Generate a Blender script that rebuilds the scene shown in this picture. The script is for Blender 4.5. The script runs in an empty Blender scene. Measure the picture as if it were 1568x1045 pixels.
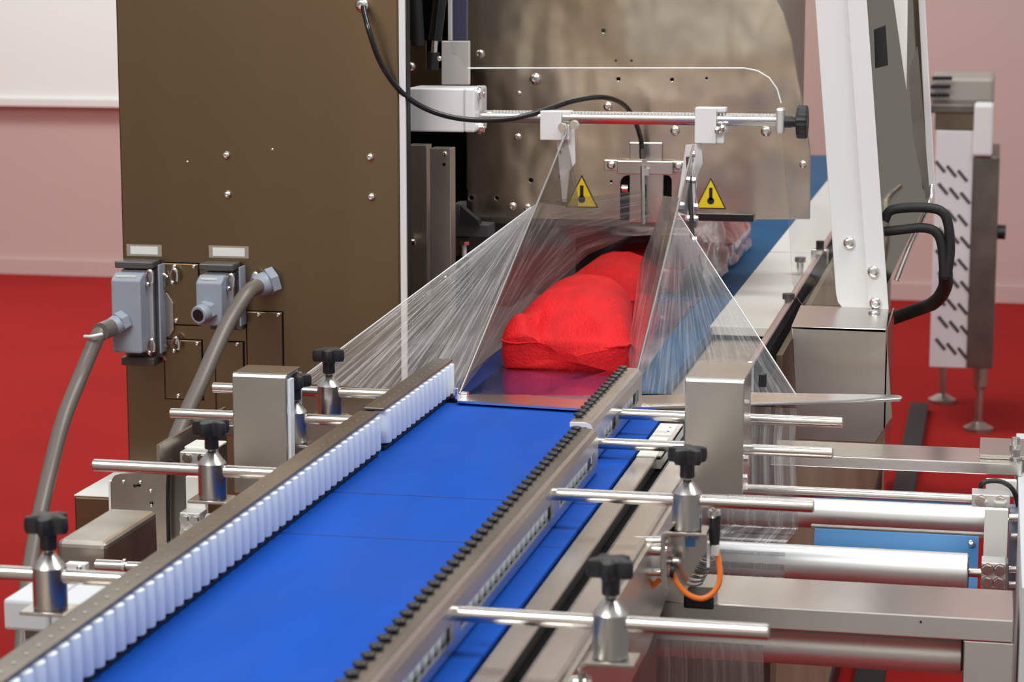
import bpy, bmesh, math, random
from mathutils import Vector, Matrix, noise
random.seed(7)
S = bpy.context.scene
COL = S.collection
# ------------------------------------------------------------------ camera
F, CX, CY, YH, VX = 3500.0, 784.0, 522.5, -50.0, 1530.0      # pixels of the 1568x1045 frame
TH = math.atan((CY-YH)/F); PSI = math.atan((VX-CX)*math.cos(TH)/F)
CAM = Vector((0, 0, 1.4))
FW = Vector((-math.sin(PSI)*math.cos(TH), math.cos(PSI)*math.cos(TH), -math.sin(TH)))
RT = Vector((math.cos(PSI), math.sin(PSI), 0)); UP = RT.cross(FW)
cd = bpy.data.cameras.new('camera'); cam = bpy.data.objects.new('camera', cd); COL.objects.link(cam)
cd.sensor_fit = 'HORIZONTAL'; cd.sensor_width = 36; cd.lens = F/1568*36; cd.clip_start = .05
cam.matrix_world = Matrix.Translation(CAM) @ Matrix((RT, UP, -FW)).transposed().to_4x4()
cd.dof.use_dof = True; cd.dof.focus_distance = 2.7; cd.dof.aperture_fstop = 13
S.camera = cam
# ------------------------------------------------------------------ light
S.view_settings.view_transform = 'Standard'; S.view_settings.look = 'None'
S.view_settings.gamma = 1; S.view_settings.use_curve_mapping = False
S.view_settings.exposure = 0.25
W = bpy.data.worlds.new('hall'); S.world = W; W.use_nodes = True
W.node_tree.nodes['Background'].inputs[0].default_value = (.91, .95, 1.0, 1)
W.node_tree.nodes['Background'].inputs[1].default_value = .40
def area(name, loc, target, sx, sy, e, c=(1, .985, .96)):
    l = bpy.data.lights.new(name, 'AREA'); l.shape = 'RECTANGLE'; l.size = sx; l.size_y = sy; l.energy = e; l.color = c
    o = bpy.data.objects.new(name, l); COL.objects.link(o); o.location = loc
    o.rotation_euler = (Vector(target)-Vector(loc)).to_track_quat('-Z', 'Y').to_euler()
area('hall_lamp_near', (-1.6, -.6, 4.2), (-.5, 2.5, .8), 2.2, 1.0, 95)
area('hall_lamp_over', (.9, 2.6, 4.3), (-.4, 2.9, .8), 1.2, 2.4, 75)
area('fill_front', (-.8, -3.6, 4.6), (-.8, -7, 1.6), 5.0, 1.2, 340)  # unseen lamp added to brighten the wall that the steel reflects
area('hall_lamp_far', (-2.2, 6.2, 4.6), (-2.2, 6.8, 0), 4.0, 1.4, 60)
area('hall_lamp_wall', (-3.5, 7.2, 4.4), (-4.0, 9.8, 1.4), 3.0, .8, 90, (.90, 1, .98))
# ------------------------------------------------------------------ pixel helpers: a pixel gives a direction, the plane gives the distance
def ray(px, py): return FW*F + RT*(px-CX) - UP*(py-CY)
def Yp(px, py, y): d = ray(px, py); return CAM + d*((y-CAM.y)/d.y)
def Zp(px, py, z): d = ray(px, py); return CAM + d*((z-CAM.z)/d.z)
def Xp(px, py, x): d = ray(px, py); return CAM + d*((x-CAM.x)/d.x)
def Xof(px, y, z):                                            # the x of a point of known y, z that is seen in column px
    k = px-CX; q = z-CAM.z
    return (F*y*RT.y - k*(y*FW.y + q*FW.z))/(k*FW.x - F*RT.x)
def V(*a): return Vector(a)
# ------------------------------------------------------------------ materials
MATS = {}
def mat(name, col, rough=.5, metal=0., bump=None, var=None, sheen=0., spec=.5, coat=0., rvar=None):
    """bump=(scale xyz, strength)  var=(scale xyz, amount)  rvar=(scale xyz, amount)"""
    m = bpy.data.materials.new(name); m.use_nodes = True; nt = m.node_tree; b = nt.nodes['Principled BSDF']
    b.inputs['Base Color'].default_value = (*col, 1); b.inputs['Roughness'].default_value = rough; b.inputs['Metallic'].default_value = metal
    b.inputs['Specular IOR Level'].default_value = spec
    if sheen:
        b.inputs['Sheen Weight'].default_value = sheen; b.inputs['Sheen Roughness'].default_value = .35
        b.inputs['Sheen Tint'].default_value = (min(1, col[0]*1.4), col[1]+.12, col[2]+.12, 1)
    if coat: b.inputs['Coat Weight'].default_value = coat; b.inputs['Coat Roughness'].default_value = .12
    tc = nt.nodes.new('ShaderNodeTexCoord')
    def nz(sc, det=3):
        mp = nt.nodes.new('ShaderNodeMapping'); mp.inputs['Scale'].default_value = sc
        n = nt.nodes.new('ShaderNodeTexNoise'); n.inputs['Scale'].default_value = 1; n.inputs['Detail'].default_value = det
        nt.links.new(tc.outputs['Object'], mp.inputs[0]); nt.links.new(mp.outputs[0], n.inputs[0]); return n
    if bump:
        n = nz(bump[0]); bp = nt.nodes.new('ShaderNodeBump'); bp.inputs['Strength'].default_value = bump[1]; bp.inputs['Distance'].default_value = bump[2] if len(bump) > 2 else .002
        nt.links.new(n.outputs[0], bp.inputs['Height']); nt.links.new(bp.outputs[0], b.inputs['Normal'])
    if var:
        n = nz(var[0]); mr = nt.nodes.new('ShaderNodeMapRange'); mr.inputs[1].default_value = .3; mr.inputs[2].default_value = .7
        mr.inputs[3].default_value = 1-var[1]; mr.inputs[4].default_value = 1+var[1]
        mx = nt.nodes.new('ShaderNodeVectorMath'); mx.operation = 'SCALE'; mx.inputs[0].default_value = col
        nt.links.new(n.outputs[0], mr.inputs[0]); nt.links.new(mr.outputs[0], mx.inputs['Scale']); nt.links.new(mx.outputs[0], b.inputs['Base Color'])
    if rvar:
        n = nz(rvar[0]); mr = nt.nodes.new('ShaderNodeMapRange'); mr.inputs[1].default_value = .3; mr.inputs[2].default_value = .7
        mr.inputs[3].default_value = max(.02, rough-rvar[1]); mr.inputs[4].default_value = rough+rvar[1]
        nt.links.new(n.outputs[0], mr.inputs[0]); nt.links.new(mr.outputs[0], b.inputs['Roughness'])
    MATS[name] = m; return m
def clear(name, tint, base, fres, rough, streak=None, haze=0., bumps=.25, hz=(.45, .8)):
    """thin clear sheet: transparent, Fresnel gloss, fine stretch marks (streak = noise scale along and across the web) that haze it"""
    m = bpy.data.materials.new(name); m.use_nodes = True; nt = m.node_tree; nt.nodes.clear(); L = nt.links.new
    out = nt.nodes.new('ShaderNodeOutputMaterial'); mix = nt.nodes.new('ShaderNodeMixShader')
    tr = nt.nodes.new('ShaderNodeBsdfTransparent'); tr.inputs[0].default_value = (*tint, 1)
    gl = nt.nodes.new('ShaderNodeBsdfGlossy'); gl.inputs['Roughness'].default_value = rough; gl.inputs[0].default_value = (.95, .95, .95, 1)
    lw = nt.nodes.new('ShaderNodeLayerWeight'); lw.inputs[0].default_value = .5; fr = nt.nodes.new('ShaderNodeMath'); fr.operation = 'POWER'; fr.inputs[1].default_value = 3.5; L(lw.outputs['Facing'], fr.inputs[0])
    mu = nt.nodes.new('ShaderNodeMath'); mu.operation = 'MULTIPLY_ADD'; mu.inputs[1].default_value = fres; mu.inputs[2].default_value = base; mu.use_clamp = True
    L(fr.outputs[0], mu.inputs[0]); clearout = tr.outputs[0]
    if streak:
        tc = nt.nodes.new('ShaderNodeTexCoord'); mp = nt.nodes.new('ShaderNodeMapping')
        mp.inputs['Scale'].default_value = (*streak, 1)
        n = nt.nodes.new('ShaderNodeTexNoise'); n.inputs['Scale'].default_value = 1; n.inputs['Detail'].default_value = 5; n.inputs['Roughness'].default_value = .7
        L(tc.outputs['UV'], mp.inputs[0]); L(mp.outputs[0], n.inputs[0])
        bp = nt.nodes.new('ShaderNodeBump'); bp.inputs['Strength'].default_value = bumps; bp.inputs['Distance'].default_value = .002
        L(n.outputs[0], bp.inputs['Height']); L(bp.outputs[0], gl.inputs['Normal'])
        mr = nt.nodes.new('ShaderNodeMapRange'); mr.inputs[1].default_value = hz[0]; mr.inputs[2].default_value = hz[1]; mr.inputs[3].default_value = haze*.25; mr.inputs[4].default_value = haze*2
        L(n.outputs[0], mr.inputs[0])
        df = nt.nodes.new('ShaderNodeBsdfDiffuse'); df.inputs[0].default_value = (.9, .9, .9, 1); tl = nt.nodes.new('ShaderNodeBsdfTranslucent'); tl.inputs[0].default_value = (.9, .9, .9, 1)
        hm = nt.nodes.new('ShaderNodeMixShader'); hm.inputs[0].default_value = .4; L(df.outputs[0], hm.inputs[1]); L(tl.outputs[0], hm.inputs[2])
        m2 = nt.nodes.new('ShaderNodeMixShader'); L(mr.outputs[0], m2.inputs[0]); L(tr.outputs[0], m2.inputs[1]); L(hm.outputs[0], m2.inputs[2]); clearout = m2.outputs[0]
    L(mu.outputs[0], mix.inputs[0]); L(clearout, mix.inputs[1]); L(gl.outputs[0], mix.inputs[2]); L(mix.outputs[0], out.inputs[0])
    MATS[name] = m; return m
mat('steel', (.60, .575, .54), .27, 1, var=((9, 9, 4), .06))
mat('steel_rod', (.64, .61, .575), .27, 1)
mat('steel_y', (.62, .58, .53), .27, 1, var=((8, 5, 8), .12))
mat('steel_dull', (.46, .42, .37), .36, 1, var=((20, 20, 9), .2))
mat('steel_plate', (.60, .515, .43), .22, 1, bump=((5, 5, 3.5), .5, .02), var=((6, 6, 3), .1))  # base colour carries the brown that the plate reflects
mat('steel_dark', (.2, .185, .17), .4, 1, var=((12, 12, 12), .2))
mat('side_satin', (.26, .215, .14), .5, spec=.2, var=((2, 3, 3), .2))
mat('guard_steel', (.36, .32, .26), .14, 1, bump=((5, 5, 2), .2, .006))
mat('cabinet_steel', (.265, .195, .12), .33, 1, var=((5, 5, .5), .1))  # brown reflection of the hall is put into the base colour
mat('rail_dark_reflect', (.25, .215, .18), .38, 1, var=((30, 6, 30), .25))  # dark reflection on the rail tops, put into the base colour
mat('hood_satin', (.42, .38, .34), .5, .3)
mat('steel_column', (.74, .70, .66), .42, 1, var=((20, 20, 5), .15))
mat('machine_grey', (.13, .12, .115), .55, spec=.2)
mat('film_edge', (.75, .75, .74), .3)
mat('chrome', (.86, .85, .83), .2, 1)
mat('steel_bright', (.80, .775, .74), .24, 1, var=((9, 9, 9), .05))
mat('alu', (.76, .77, .77), .42, .85, bump=((400, 8, 8), .04, .0002))
mat('alu_block', (.78, .78, .77), .38, .75)
mat('white_roller', (.80, .86, .92), .34, 0, spec=.5)
mat('white_paint', (.83, .83, .83), .38)
mat('ivory_paint', (.80, .80, .74), .42)
mat('black_plastic', (.014, .014, .016), .42, bump=((300, 300, 300), .08))
mat('black_matt', (.01, .01, .011), .6)
mat('black_gloss', (.012, .013, .015), .18)
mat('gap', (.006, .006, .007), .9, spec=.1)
mat('belt_blue', (.003, .075, .43), .6, spec=.12, bump=((500, 500, 500), .12), var=((14, 3, 3), .1), rvar=((9, 4, 4), .1))
mat('seam_blue', (.003, .05, .30), .5)
mat('bed_navy', (.015, .035, .17), .25, spec=.3)
mat('outfeed_blue', (.001, .085, .21), .6, spec=.12, var=((10, 4, 4), .12))
mat('plate_blue', (.05, .21, .46), .35)
mat('teal', (.0, .25, .36), .4)
mat('grey_plastic', (.31, .36, .43), .42)
mat('grey_dark', (.10, .095, .09), .35, .3)
mat('cable_grey', (.155, .135, .115), .36)
mat('grey_gate', (.09, .09, .10), .5)
mat('label_paper', (.85, .85, .83), .5)
mat('label_film', (.38, .33, .28), .3)
mat('yellow', (.95, .72, .01), .4)
mat('orange', (.95, .23, .03), .38)
mat('light_grey', (.62, .65, .67), .4)
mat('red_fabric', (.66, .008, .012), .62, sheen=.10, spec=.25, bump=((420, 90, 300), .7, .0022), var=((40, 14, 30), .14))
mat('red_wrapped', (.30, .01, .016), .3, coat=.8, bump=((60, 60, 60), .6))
mat('carpet', (.34, .016, .014), .95, bump=((120, 120, 120), .3), var=((2, 2, 2), .06), spec=.1)
mat('wall_pink', (.60, .43, .40), .35, var=((.3, .3, .6), .05))
mat('added_aisle', (.20, .19, .18), .6)
mat('wall_brown', (.34, .265, .19), .5)
mat('wall_white', (.86, .88, .84), .4)
mat('trim_pale', (.80, .78, .74), .4)
mat('perforated', (.80, .80, .82), .35)
clear('film', (.88, .87, .86), .06, 1.0, .12, (2.2, 34), .44, .5)
clear('film_right', (.88, .89, .90), .06, 1.0, .12, (2.5, 38), .22, .4)
clear('film_inner', (.74, .73, .72), .012, .2, .2, (3, 14), .26, .25)
clear('film_fold', (.6, .59, .59), .05, .8, .14, (3, 12), .5, .25)
clear('film_plate', (.80, .79, .78), .06, .8, .1)
clear('film_flat', (.9, .9, .9), .06, 1.0, .06, (6, 6), .02, .04)
clear('film_drape', (.82, .81, .82), .08, .9, .16, (60, 1.2), .4, .5)
clear('acrylic', (.94, .94, .93), .05, 1.0, .05)
clear('film_bag', (.85, .85, .85), .03, .9, .1, (16, 5), .12, .9, (.55, .75))
# ------------------------------------------------------------------ mesh builder
WL = {}
class MB:
    def __init__(s): s.v = []; s.f = []; s.sm = []; s.uv = None
    def add(s, vs, fs, smooth=False):
        k = len(s.v); s.v += [Vector(p) for p in vs]
        for f in fs: s.f.append([i+k for i in f]); s.sm.append(smooth)
        return s
    def box(s, x0, x1, y0, y1, z0, z1, R=None, o=None):
        vs = [Vector((x, y, z)) for x in (x0, x1) for y in (y0, y1) for z in (z0, z1)]
        if R is not None: o = Vector(o or (0, 0, 0)); vs = [R @ p + o for p in vs]
        return s.add(vs, [(0, 1, 3, 2), (4, 6, 7, 5), (0, 4, 5, 1), (2, 3, 7, 6), (0, 2, 6, 4), (1, 5, 7, 3)])
    def frame(s, p0, p1):
        d = (p1-p0).normalized(); a = d.orthogonal().normalized(); return d, a, d.cross(a)
    def cyl(s, p0, p1, r0, r1=None, n=20, caps=True, phase=0., smooth=True):
        p0, p1 = Vector(p0), Vector(p1); r1 = r0 if r1 is None else r1
        d, a, b = s.frame(p0, p1)
        vs = []
        for p, r in ((p0, r0), (p1, r1)):
            for i in range(n): t = 2*math.pi*i/n+phase; vs.append(p+(a*math.cos(t)+b*math.sin(t))*r)
        s.add(vs, [(i, (i+1) % n, n+(i+1) % n, n+i) for i in range(n)], smooth)
        if caps: s.add(vs[:n], [list(range(n))[::-1]]); s.add(vs[n:], [list(range(n))])
        return s
    def rings(s, rings, close=True, caps=True, smooth=True):
        n = len(rings[0]); vs = [p for r in rings for p in r]; fs = []
        for k in range(len(rings)-1):
            for i in range(n if close else n-1):
                j = (i+1) % n; fs.append((k*n+i, k*n+j, (k+1)*n+j, (k+1)*n+i))
        s.add(vs, fs, smooth)
        if caps: s.add(rings[0], [list(range(n))[::-1]]); s.add(rings[-1], [list(range(n))])
        return s
    def lathe(s, o, ax, prof, n=24, smooth=True):
        o = Vector(o); ax = Vector(ax).normalized(); a = ax.orthogonal().normalized(); b = ax.cross(a)
        return s.rings([[o+ax*h+(a*math.cos(2*math.pi*i/n)+b*math.sin(2*math.pi*i/n))*r for i in range(n)] for r, h in prof], smooth=smooth)
    def tube(s, pts, r, n=12, res=10):
        pts = [Vector(p) for p in pts]
        if res:                                               # Catmull-Rom through the points
            q = [pts[0]*2-pts[1]]+pts+[pts[-1]*2-pts[-2]]; o = []
            for i in range(1, len(q)-2):
                for k in range(res):
                    t = k/res; a, b, c, d = q[i-1:i+3]
                    o.append(.5*((2*b)+(c-a)*t+(2*a-5*b+4*c-d)*t*t+(3*b-a-3*c+d)*t**3))
            pts = o+[pts[-1]]
        rs = []; up = None
        for i, p in enumerate(pts):
            d = (pts[min(i+1, len(pts)-1)]-pts[max(i-1, 0)]).normalized()
            up = d.orthogonal() if up is None else up-d*up.dot(d)
            up.normalize(); b = d.cross(up)
            rs.append([p+(up*math.cos(2*math.pi*k/n)+b*math.sin(2*math.pi*k/n))*r for k in range(n)])
        return s.rings(rs)
    def prism(s, poly, ext, hole=None):
        n = len(poly); e = Vector(ext); poly = [Vector(p) for p in poly]; vs = poly+[p+e for p in poly]
        return s.add(vs, [list(range(n))[::-1], [n+i for i in range(n)]]+[(i, (i+1) % n, n+(i+1) % n, n+i) for i in range(n)])
    def sheet(s, p00, p10, p11, p01, nu, nv, fn=None):
        vs = []; s.uv = [(i/nu, j/nv) for j in range(nv+1) for i in range(nu+1)]
        for j in range(nv+1):
            for i in range(nu+1):
                u, w = i/nu, j/nv
                p = (p00*(1-u)+p10*u)*(1-w)+(p01*(1-u)+p11*u)*w
                vs.append(p+fn(u, w) if fn else p)
        return s.add(vs, [(j*(nu+1)+i, j*(nu+1)+i+1, (j+1)*(nu+1)+i+1, (j+1)*(nu+1)+i) for j in range(nv) for i in range(nu)], True)
    def ruled(s, c0, c1, nu, nv, fn=None):
        def on(c, t):
            t *= len(c)-1; i = min(int(t), len(c)-2); return c[i].lerp(c[i+1], t-i)
        vs = []; s.uv = [(i/nu, j/nv) for j in range(nv+1) for i in range(nu+1)]
        for j in range(nv+1):
            for i in range(nu+1):
                u, w = i/nu, j/nv; p = on(c0, u).lerp(on(c1, u), w); vs.append(p+fn(u, w) if fn else p)
        return s.add(vs, [(j*(nu+1)+i, j*(nu+1)+i+1, (j+1)*(nu+1)+i+1, (j+1)*(nu+1)+i) for j in range(nv) for i in range(nu)], True)
    def build(s, name, m, parent=None, bevel=0., seg=2, fixn=True):
        lo = Vector([min(p[i] for p in s.v) for i in range(3)]); hi = Vector([max(p[i] for p in s.v) for i in range(3)])
        c = (lo+hi)/2
        if parent is None: c.z = lo.z
        me = bpy.data.meshes.new(name); me.from_pydata([p-c for p in s.v], [], s.f); me.polygons.foreach_set('use_smooth', s.sm)
        if fixn:
            bm = bmesh.new(); bm.from_mesh(me); bmesh.ops.remove_doubles(bm, verts=bm.verts, dist=1e-6)
            bmesh.ops.recalc_face_normals(bm, faces=bm.faces)
            for e in bm.edges: e.smooth = not (len(e.link_faces) == 2 and e.calc_face_angle(0) > .7)
            bm.to_mesh(me); bm.free()
        if s.uv:
            ul = me.uv_layers.new(name='web')
            for lp in me.loops: ul.data[lp.index].uv = s.uv[lp.vertex_index]
        me.materials.append(MATS[m]); o = bpy.data.objects.new(name, me); COL.objects.link(o)
        WL[o.name] = c; put(o, parent)
        if bevel:
            b = o.modifiers.new('bevel', 'BEVEL'); b.width = bevel; b.segments = seg; b.limit_method = 'ANGLE'; b.angle_limit = .7
        return o
def put(o, parent):
    if parent is not None: o.parent = parent; o.location = WL[o.name]-WL[parent.name]
    else: o.location = WL[o.name]
def again(src, d, parent):                                    # a copy that shares the mesh, moved by d
    o = src.copy(); COL.objects.link(o); WL[o.name] = WL[src.name]+Vector(d); put(o, parent); return o
def tag(o, label, cat, group=None):
    o['label'] = label; o['category'] = cat
    if group: o['group'] = group
    return o
def thing(name, loc, label, cat, group=None):
    o = bpy.data.objects.new(name, None); COL.objects.link(o); o.empty_display_size = .02
    o.location = loc; WL[o.name] = Vector(loc); return tag(o, label, cat, group)
def struct(o): o['kind'] = 'structure'; return o
def B(x0, x1, y0, y1, z0, z1): return MB().box(min(x0, x1), max(x0, x1), min(y0, y1), max(y0, y1), min(z0, z1), max(z0, z1))
def bolt(p, d, r, h, parent, name='screw', m='chrome', hexa=False):
    """round or hexagon head with a socket, p on the surface, d outward"""
    p = Vector(p); d = Vector(d).normalized()
    if hexa:
        mb = MB().cyl(p, p+d*h*.3, r*1.25, n=16); mb.cyl(p+d*h*.3, p+d*h, r, n=6, smooth=False); mb.cyl(p+d*h, p+d*h*1.02, r*.35, n=6, smooth=False)
    else:
        mb = MB().lathe(p, d, [(r, 0), (r, h*.35), (r*.82, h*.8), (r*.5, h), (r*.42, h), (r*.38, h*.45)], n=16)
    return mb.build(name, m, parent)
DN = Vector((0, -1, 0))                                       # towards the viewer
# ================================================================== setting
fl = struct(MB().box(-9, 6, -7, 9.8, -.05, -.006).build('floor', 'added_aisle'))  # grey part beyond the carpet is added, so the steel reflects less red
B(-9, .75, 1.1, 9.78, -.006, 0).build('carpet', 'carpet', fl)
w = struct(B(-9, 4, 9.8, 9.95, 0, 5).build('wall_back', 'wall_pink'))
zb = Yp(90, 152, 9.78).z
B(-9, Yp(640, 100, 9.76).x, 9.755, 9.8, zb, 5).build('panel', 'wall_white', w, .004)
B(-9, Yp(640, 100, 9.76).x, 9.735, 9.8, zb-.03, zb).build('ledge', 'trim_pale', w)
bb = struct(B(-9, 4, 9.78, 9.8, 0, .07).build('baseboard_back', 'wall_pink'))
wf_ = struct(B(-9, 6, -7.1, -7, 0, 5).build('reflection_wall', 'wall_brown'))  # unseen brown wall added behind the camera for the steel to reflect
for x in (-5.6, -2.1, .2, 2.2): B(x, x+.9, -7, -6.97, .9, 4.2).build('panel', 'wall_white', wf_)  # white panels added on it as bright stripes for reflections
struct(B(-9.1, -9, -7, 9.8, 0, 5).build('wall_left', 'wall_pink'))
# ================================================================== infeed conveyor
BZ = .9
conv = thing('infeed_conveyor', (-.5, 1.9, 0), 'steel belt conveyor with blue belt feeding red bags into the film funnel', 'conveyor')
BY1 = Zp(787, 621, BZ).y
belt = B(-.66, -.355, .9, BY1, BZ-.004, BZ).build('belt', 'belt_blue', conv)
belt['label'] = 'bright blue conveyor belt with two faint seams'
for px, py in ((645, 760), (560, 823)):
    y = Zp(px, py, BZ).y; B(-.655, -.356, y-.0011, y+.0011, BZ-.001, BZ+.0004).build('belt_seam', 'seam_blue', belt)
B(-.655, -.36, .9, BY1-.02, .82, BZ-.004).build('bed', 'steel_dark', conv)
# right-hand deck strips with the black slot between them
B(-.353, -.331, .9, 2.47, .884, .898).build('deck_strip', 'steel_y', conv, .002)
B(-.321, -.292, .9, 2.40, .872, .894).build('deck_strip', 'steel_y', conv, .004)
B(-.356, -.30, .9, 2.4, .86, .884).build('slot', 'gap', conv)
B(-.352, -.326, 2.30, 2.475, .886, .8995).build('end_strip', 'ivory_paint', conv, .001)
B(-.331, -.326, 2.3, 2.47, .896, .900).build('edge_bar', 'steel_rod', conv)
B(-.322, -.312, 2.32, 2.46, .87, .885).build('drive_belt', 'teal', conv)
for px, py in ((1026, 655), (1023, 661)): bolt(Zp(px, py, .8996), (0, 0, 1), .0012, .0005, conv, m='black_matt')
sp = MB().prism([V(-.292, .9, .89), V(-.292, 2.4, .89), V(-.292, 2.25, .835), V(-.29, 1.95, .80), V(-.29, .9, .80)], (.004, 0, 0)).build('side_plate', 'steel', conv)
# left-hand side rail
B(-.70, -.662, .9, 2.47, .80, .893).build('side_rail', 'steel_dull', conv, .008)
B(-.93, -.70, .9, 1.50, .86, .872).build('side_shelf', 'steel_dull', conv, .002)
B(-.68, -.30, 1.0, 2.1, .50, .78).build('underbody', 'steel_dark', conv)
for x in (-.62, -.36): B(x-.03, x+.03, 1.6, 1.66, 0, .5).build('leg', 'steel_dark', conv, .003)
# ================================================================== roller guide rails
ROLL = {}
def roller(x, y, parent, z0=.907, z1=.9425):
    if 'r' not in ROLL:
        o = MB().lathe((x, y, z0), (0, 0, 1), [(.006, 0), (.0088, .0008), (.0091, .002), (.0091, z1-z0-.002), (.0088, z1-z0-.0008), (.006, z1-z0)], n=14).build('roller', 'white_roller', parent)
        ROLL['r'] = (o, Vector((x, y)))
    else:
        s, q = ROLL['r']; o = again(s, (x-q.x, y-q.y, 0), parent)
    return o
PITCH = .0204
STUD = {}
def stud(key, x, y, z, parent, mk):
    if key not in STUD: o = mk(x, y, z).build('axle_stud', 'black_plastic' if key == 'b' else 'steel_rod', parent); STUD[key] = (o, V(x, y, z))
    else: o = again(STUD[key][0], V(x, y, z)-STUD[key][1], parent)
    return o
mk_pin = lambda x, y, z: MB().cyl((x, y, z), (x, y, z+.0006), .0016, n=10)
mk_blk = lambda x, y, z: MB().lathe((x, y, z), (0, 0, 1), [(.003, 0), (.003, .0012), (.0052, .0013), (.0054, .0026), (.0044, .0036), (.0015, .0038)], n=14)
def left_rail(name, y0, y1, label, xf=-.608):
    t = thing(name, (xf-.015, (y0+y1)/2, BZ), label, 'guide rail')
    xc = xf-.0091
    MB().prism([V(xf-.004, y0, .9435), V(xf-.004, y0, .9465), V(xf-.026, y0, .9465), V(xf-.026, y0, .91), V(xf-.0235, y0, .91), V(xf-.0235, y0, .9435)], (0, y1-y0, 0)).build('channel', 'rail_dark_reflect', t, .0008)
    B(xf-.0195, xf-.004, y0+.002, y1, .9022, .9048).build('bottom_strip', 'black_matt', t)
    n = int((y1-y0)/PITCH)
    for i in range(n):
        y = y1-.0105-i*PITCH
        roller(xc, y, t); stud('p', xc-.004, y, .9465, t, mk_pin)
    return t
def right_rail(name, y0, y1, xw, slots, label):
    """xw: outer face of the upright web"""
    t = thing(name, (xw-.02, (y0+y1)/2, BZ), label, 'guide rail')
    xr = xw-.0145
    B(xr-.0098, xw-.006, y0, y1, .9425, .9455).build('top_flange', 'steel_y' if y0 > 2.2 else 'rail_dark_reflect', t, .0006)  # colour differs by rail: near top painted with dark reflection, far one brighter
    MB().prism([V(xw-.007, y0, .9455), V(xw-.0025, y0, .9435), V(xw, y0, .939), V(xw, y0, .9365), V(xw-.003, y0, .9365), V(xw-.007, y0, .9425)], (0, y1-y0, 0)).build('bend', 'steel_y', t)
    # web: two long bars with posts between the slots
    B(xw-.003, xw, y0, y1, .926, .9365).build('web_upper', 'steel_y', t)
    B(xw-.003, xw, y0, y1, .9035, .912).build('web_lower', 'steel_y', t)
    e = [y0]+[q for s in slots for q in s]+[y1]
    for a, b in zip(e[0::2], e[1::2]): B(xw-.003, xw, a, b, .912, .926).build('web_post', 'steel_y', t)
    n = int((y1-y0)/PITCH)
    for i in range(n):
        y = y1-.011-i*PITCH
        roller(xr, y, t, ); stud('b', xr-.0058, y, .9455, t, mk_blk)
    B(xr-.008, xw-.0035, y0+.002, y1, .9022, .9055).build('bottom_strip', 'black_matt', t)
    return t
RR = .0058
def rod(parent, x0, x1, y, z, r=RR, m='steel_rod', name='rod', ch=True):
    c = .0012
    return MB().lathe((x0, y, z), (1, 0, 0), [(r-c, 0), (r, c), (r, x1-x0-c), (r-c, x1-x0)], n=22).build(name, m, parent)
LA = left_rail('roller_guide_rail', 1.22, 2.243, 'long left guide rail of white rollers under a dark steel strip, two rods behind it')
LB = left_rail('roller_guide_rail', 2.262, 2.572, 'short left guide rail of white rollers at the funnel mouth, cut-off channel end')
RX1, RX2 = -.376, -.386
R3 = Xp(852, 757, RX1); R4 = Xp(700, 940, RX1); R1 = Xp(950, 634, RX2); R2 = Xp(920, 679, RX2)
RA = right_rail('roller_guide_rail', 1.20, 2.205, RX1, [(1.22, R4.y-.012), (R4.y+.012, R3.y-.012), (R3.y+.014, 2.185)], 'long right guide rail with black studs on top and slotted web above blue belt')
RB = right_rail('roller_guide_rail', 2.235, 2.56, RX2, [(R2.y+.013, R1.y-.012), (R1.y+.012, 2.535)], 'short right guide rail with black studs, its far end against the red bag')
MB().prism([V(RX2-.024, 2.2345, .9408), V(RX2-.024, 2.2345, .9452), V(RX2-.007, 2.2345, .9452), V(RX2-.0025, 2.2345, .9432), V(RX2-.0004, 2.2345, .939), V(RX2-.0004, 2.2345, .9035), V(RX2-.0042, 2.2345, .9035), V(RX2-.0042, 2.2345, .938), V(RX2-.007, 2.2345, .9408)], (0, -.0012, 0)).build('end_profile', 'white_paint', RB)
L1 = Xp(205, 889, -.64); L2 = Xp(432, 726, -.64); L3 = Xp(570, 646, -.64); L4 = Xp(592, 604, -.64)
LZ = .929
def lrod(parent, p, pxl):
    y, z = p.y, p.z; rod(parent, Xof(pxl, y, z), -.634, y, z)
lrod(LA, L1, -30); lrod(LA, L2, 143); lrod(LB, L3, 261); lrod(LB, L4, 326)
def rrod(parent, p, pxr, xw):
    x1 = Xof(pxr, p.y, p.z); rod(parent, xw-.004, x1, p.y, p.z)
    MB().lathe((xw, p.y, p.z), (1, 0, 0), [(.003, 0), (.0045, .001), (.0045, .004)], n=14).build('collar', 'chrome', parent)
rrod(RA, R3, 1247, RX1); rrod(RA, R4, 1178, RX1); rrod(RB, R1, 1291, RX2); rrod(RB, R2, 1276, RX2)
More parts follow.
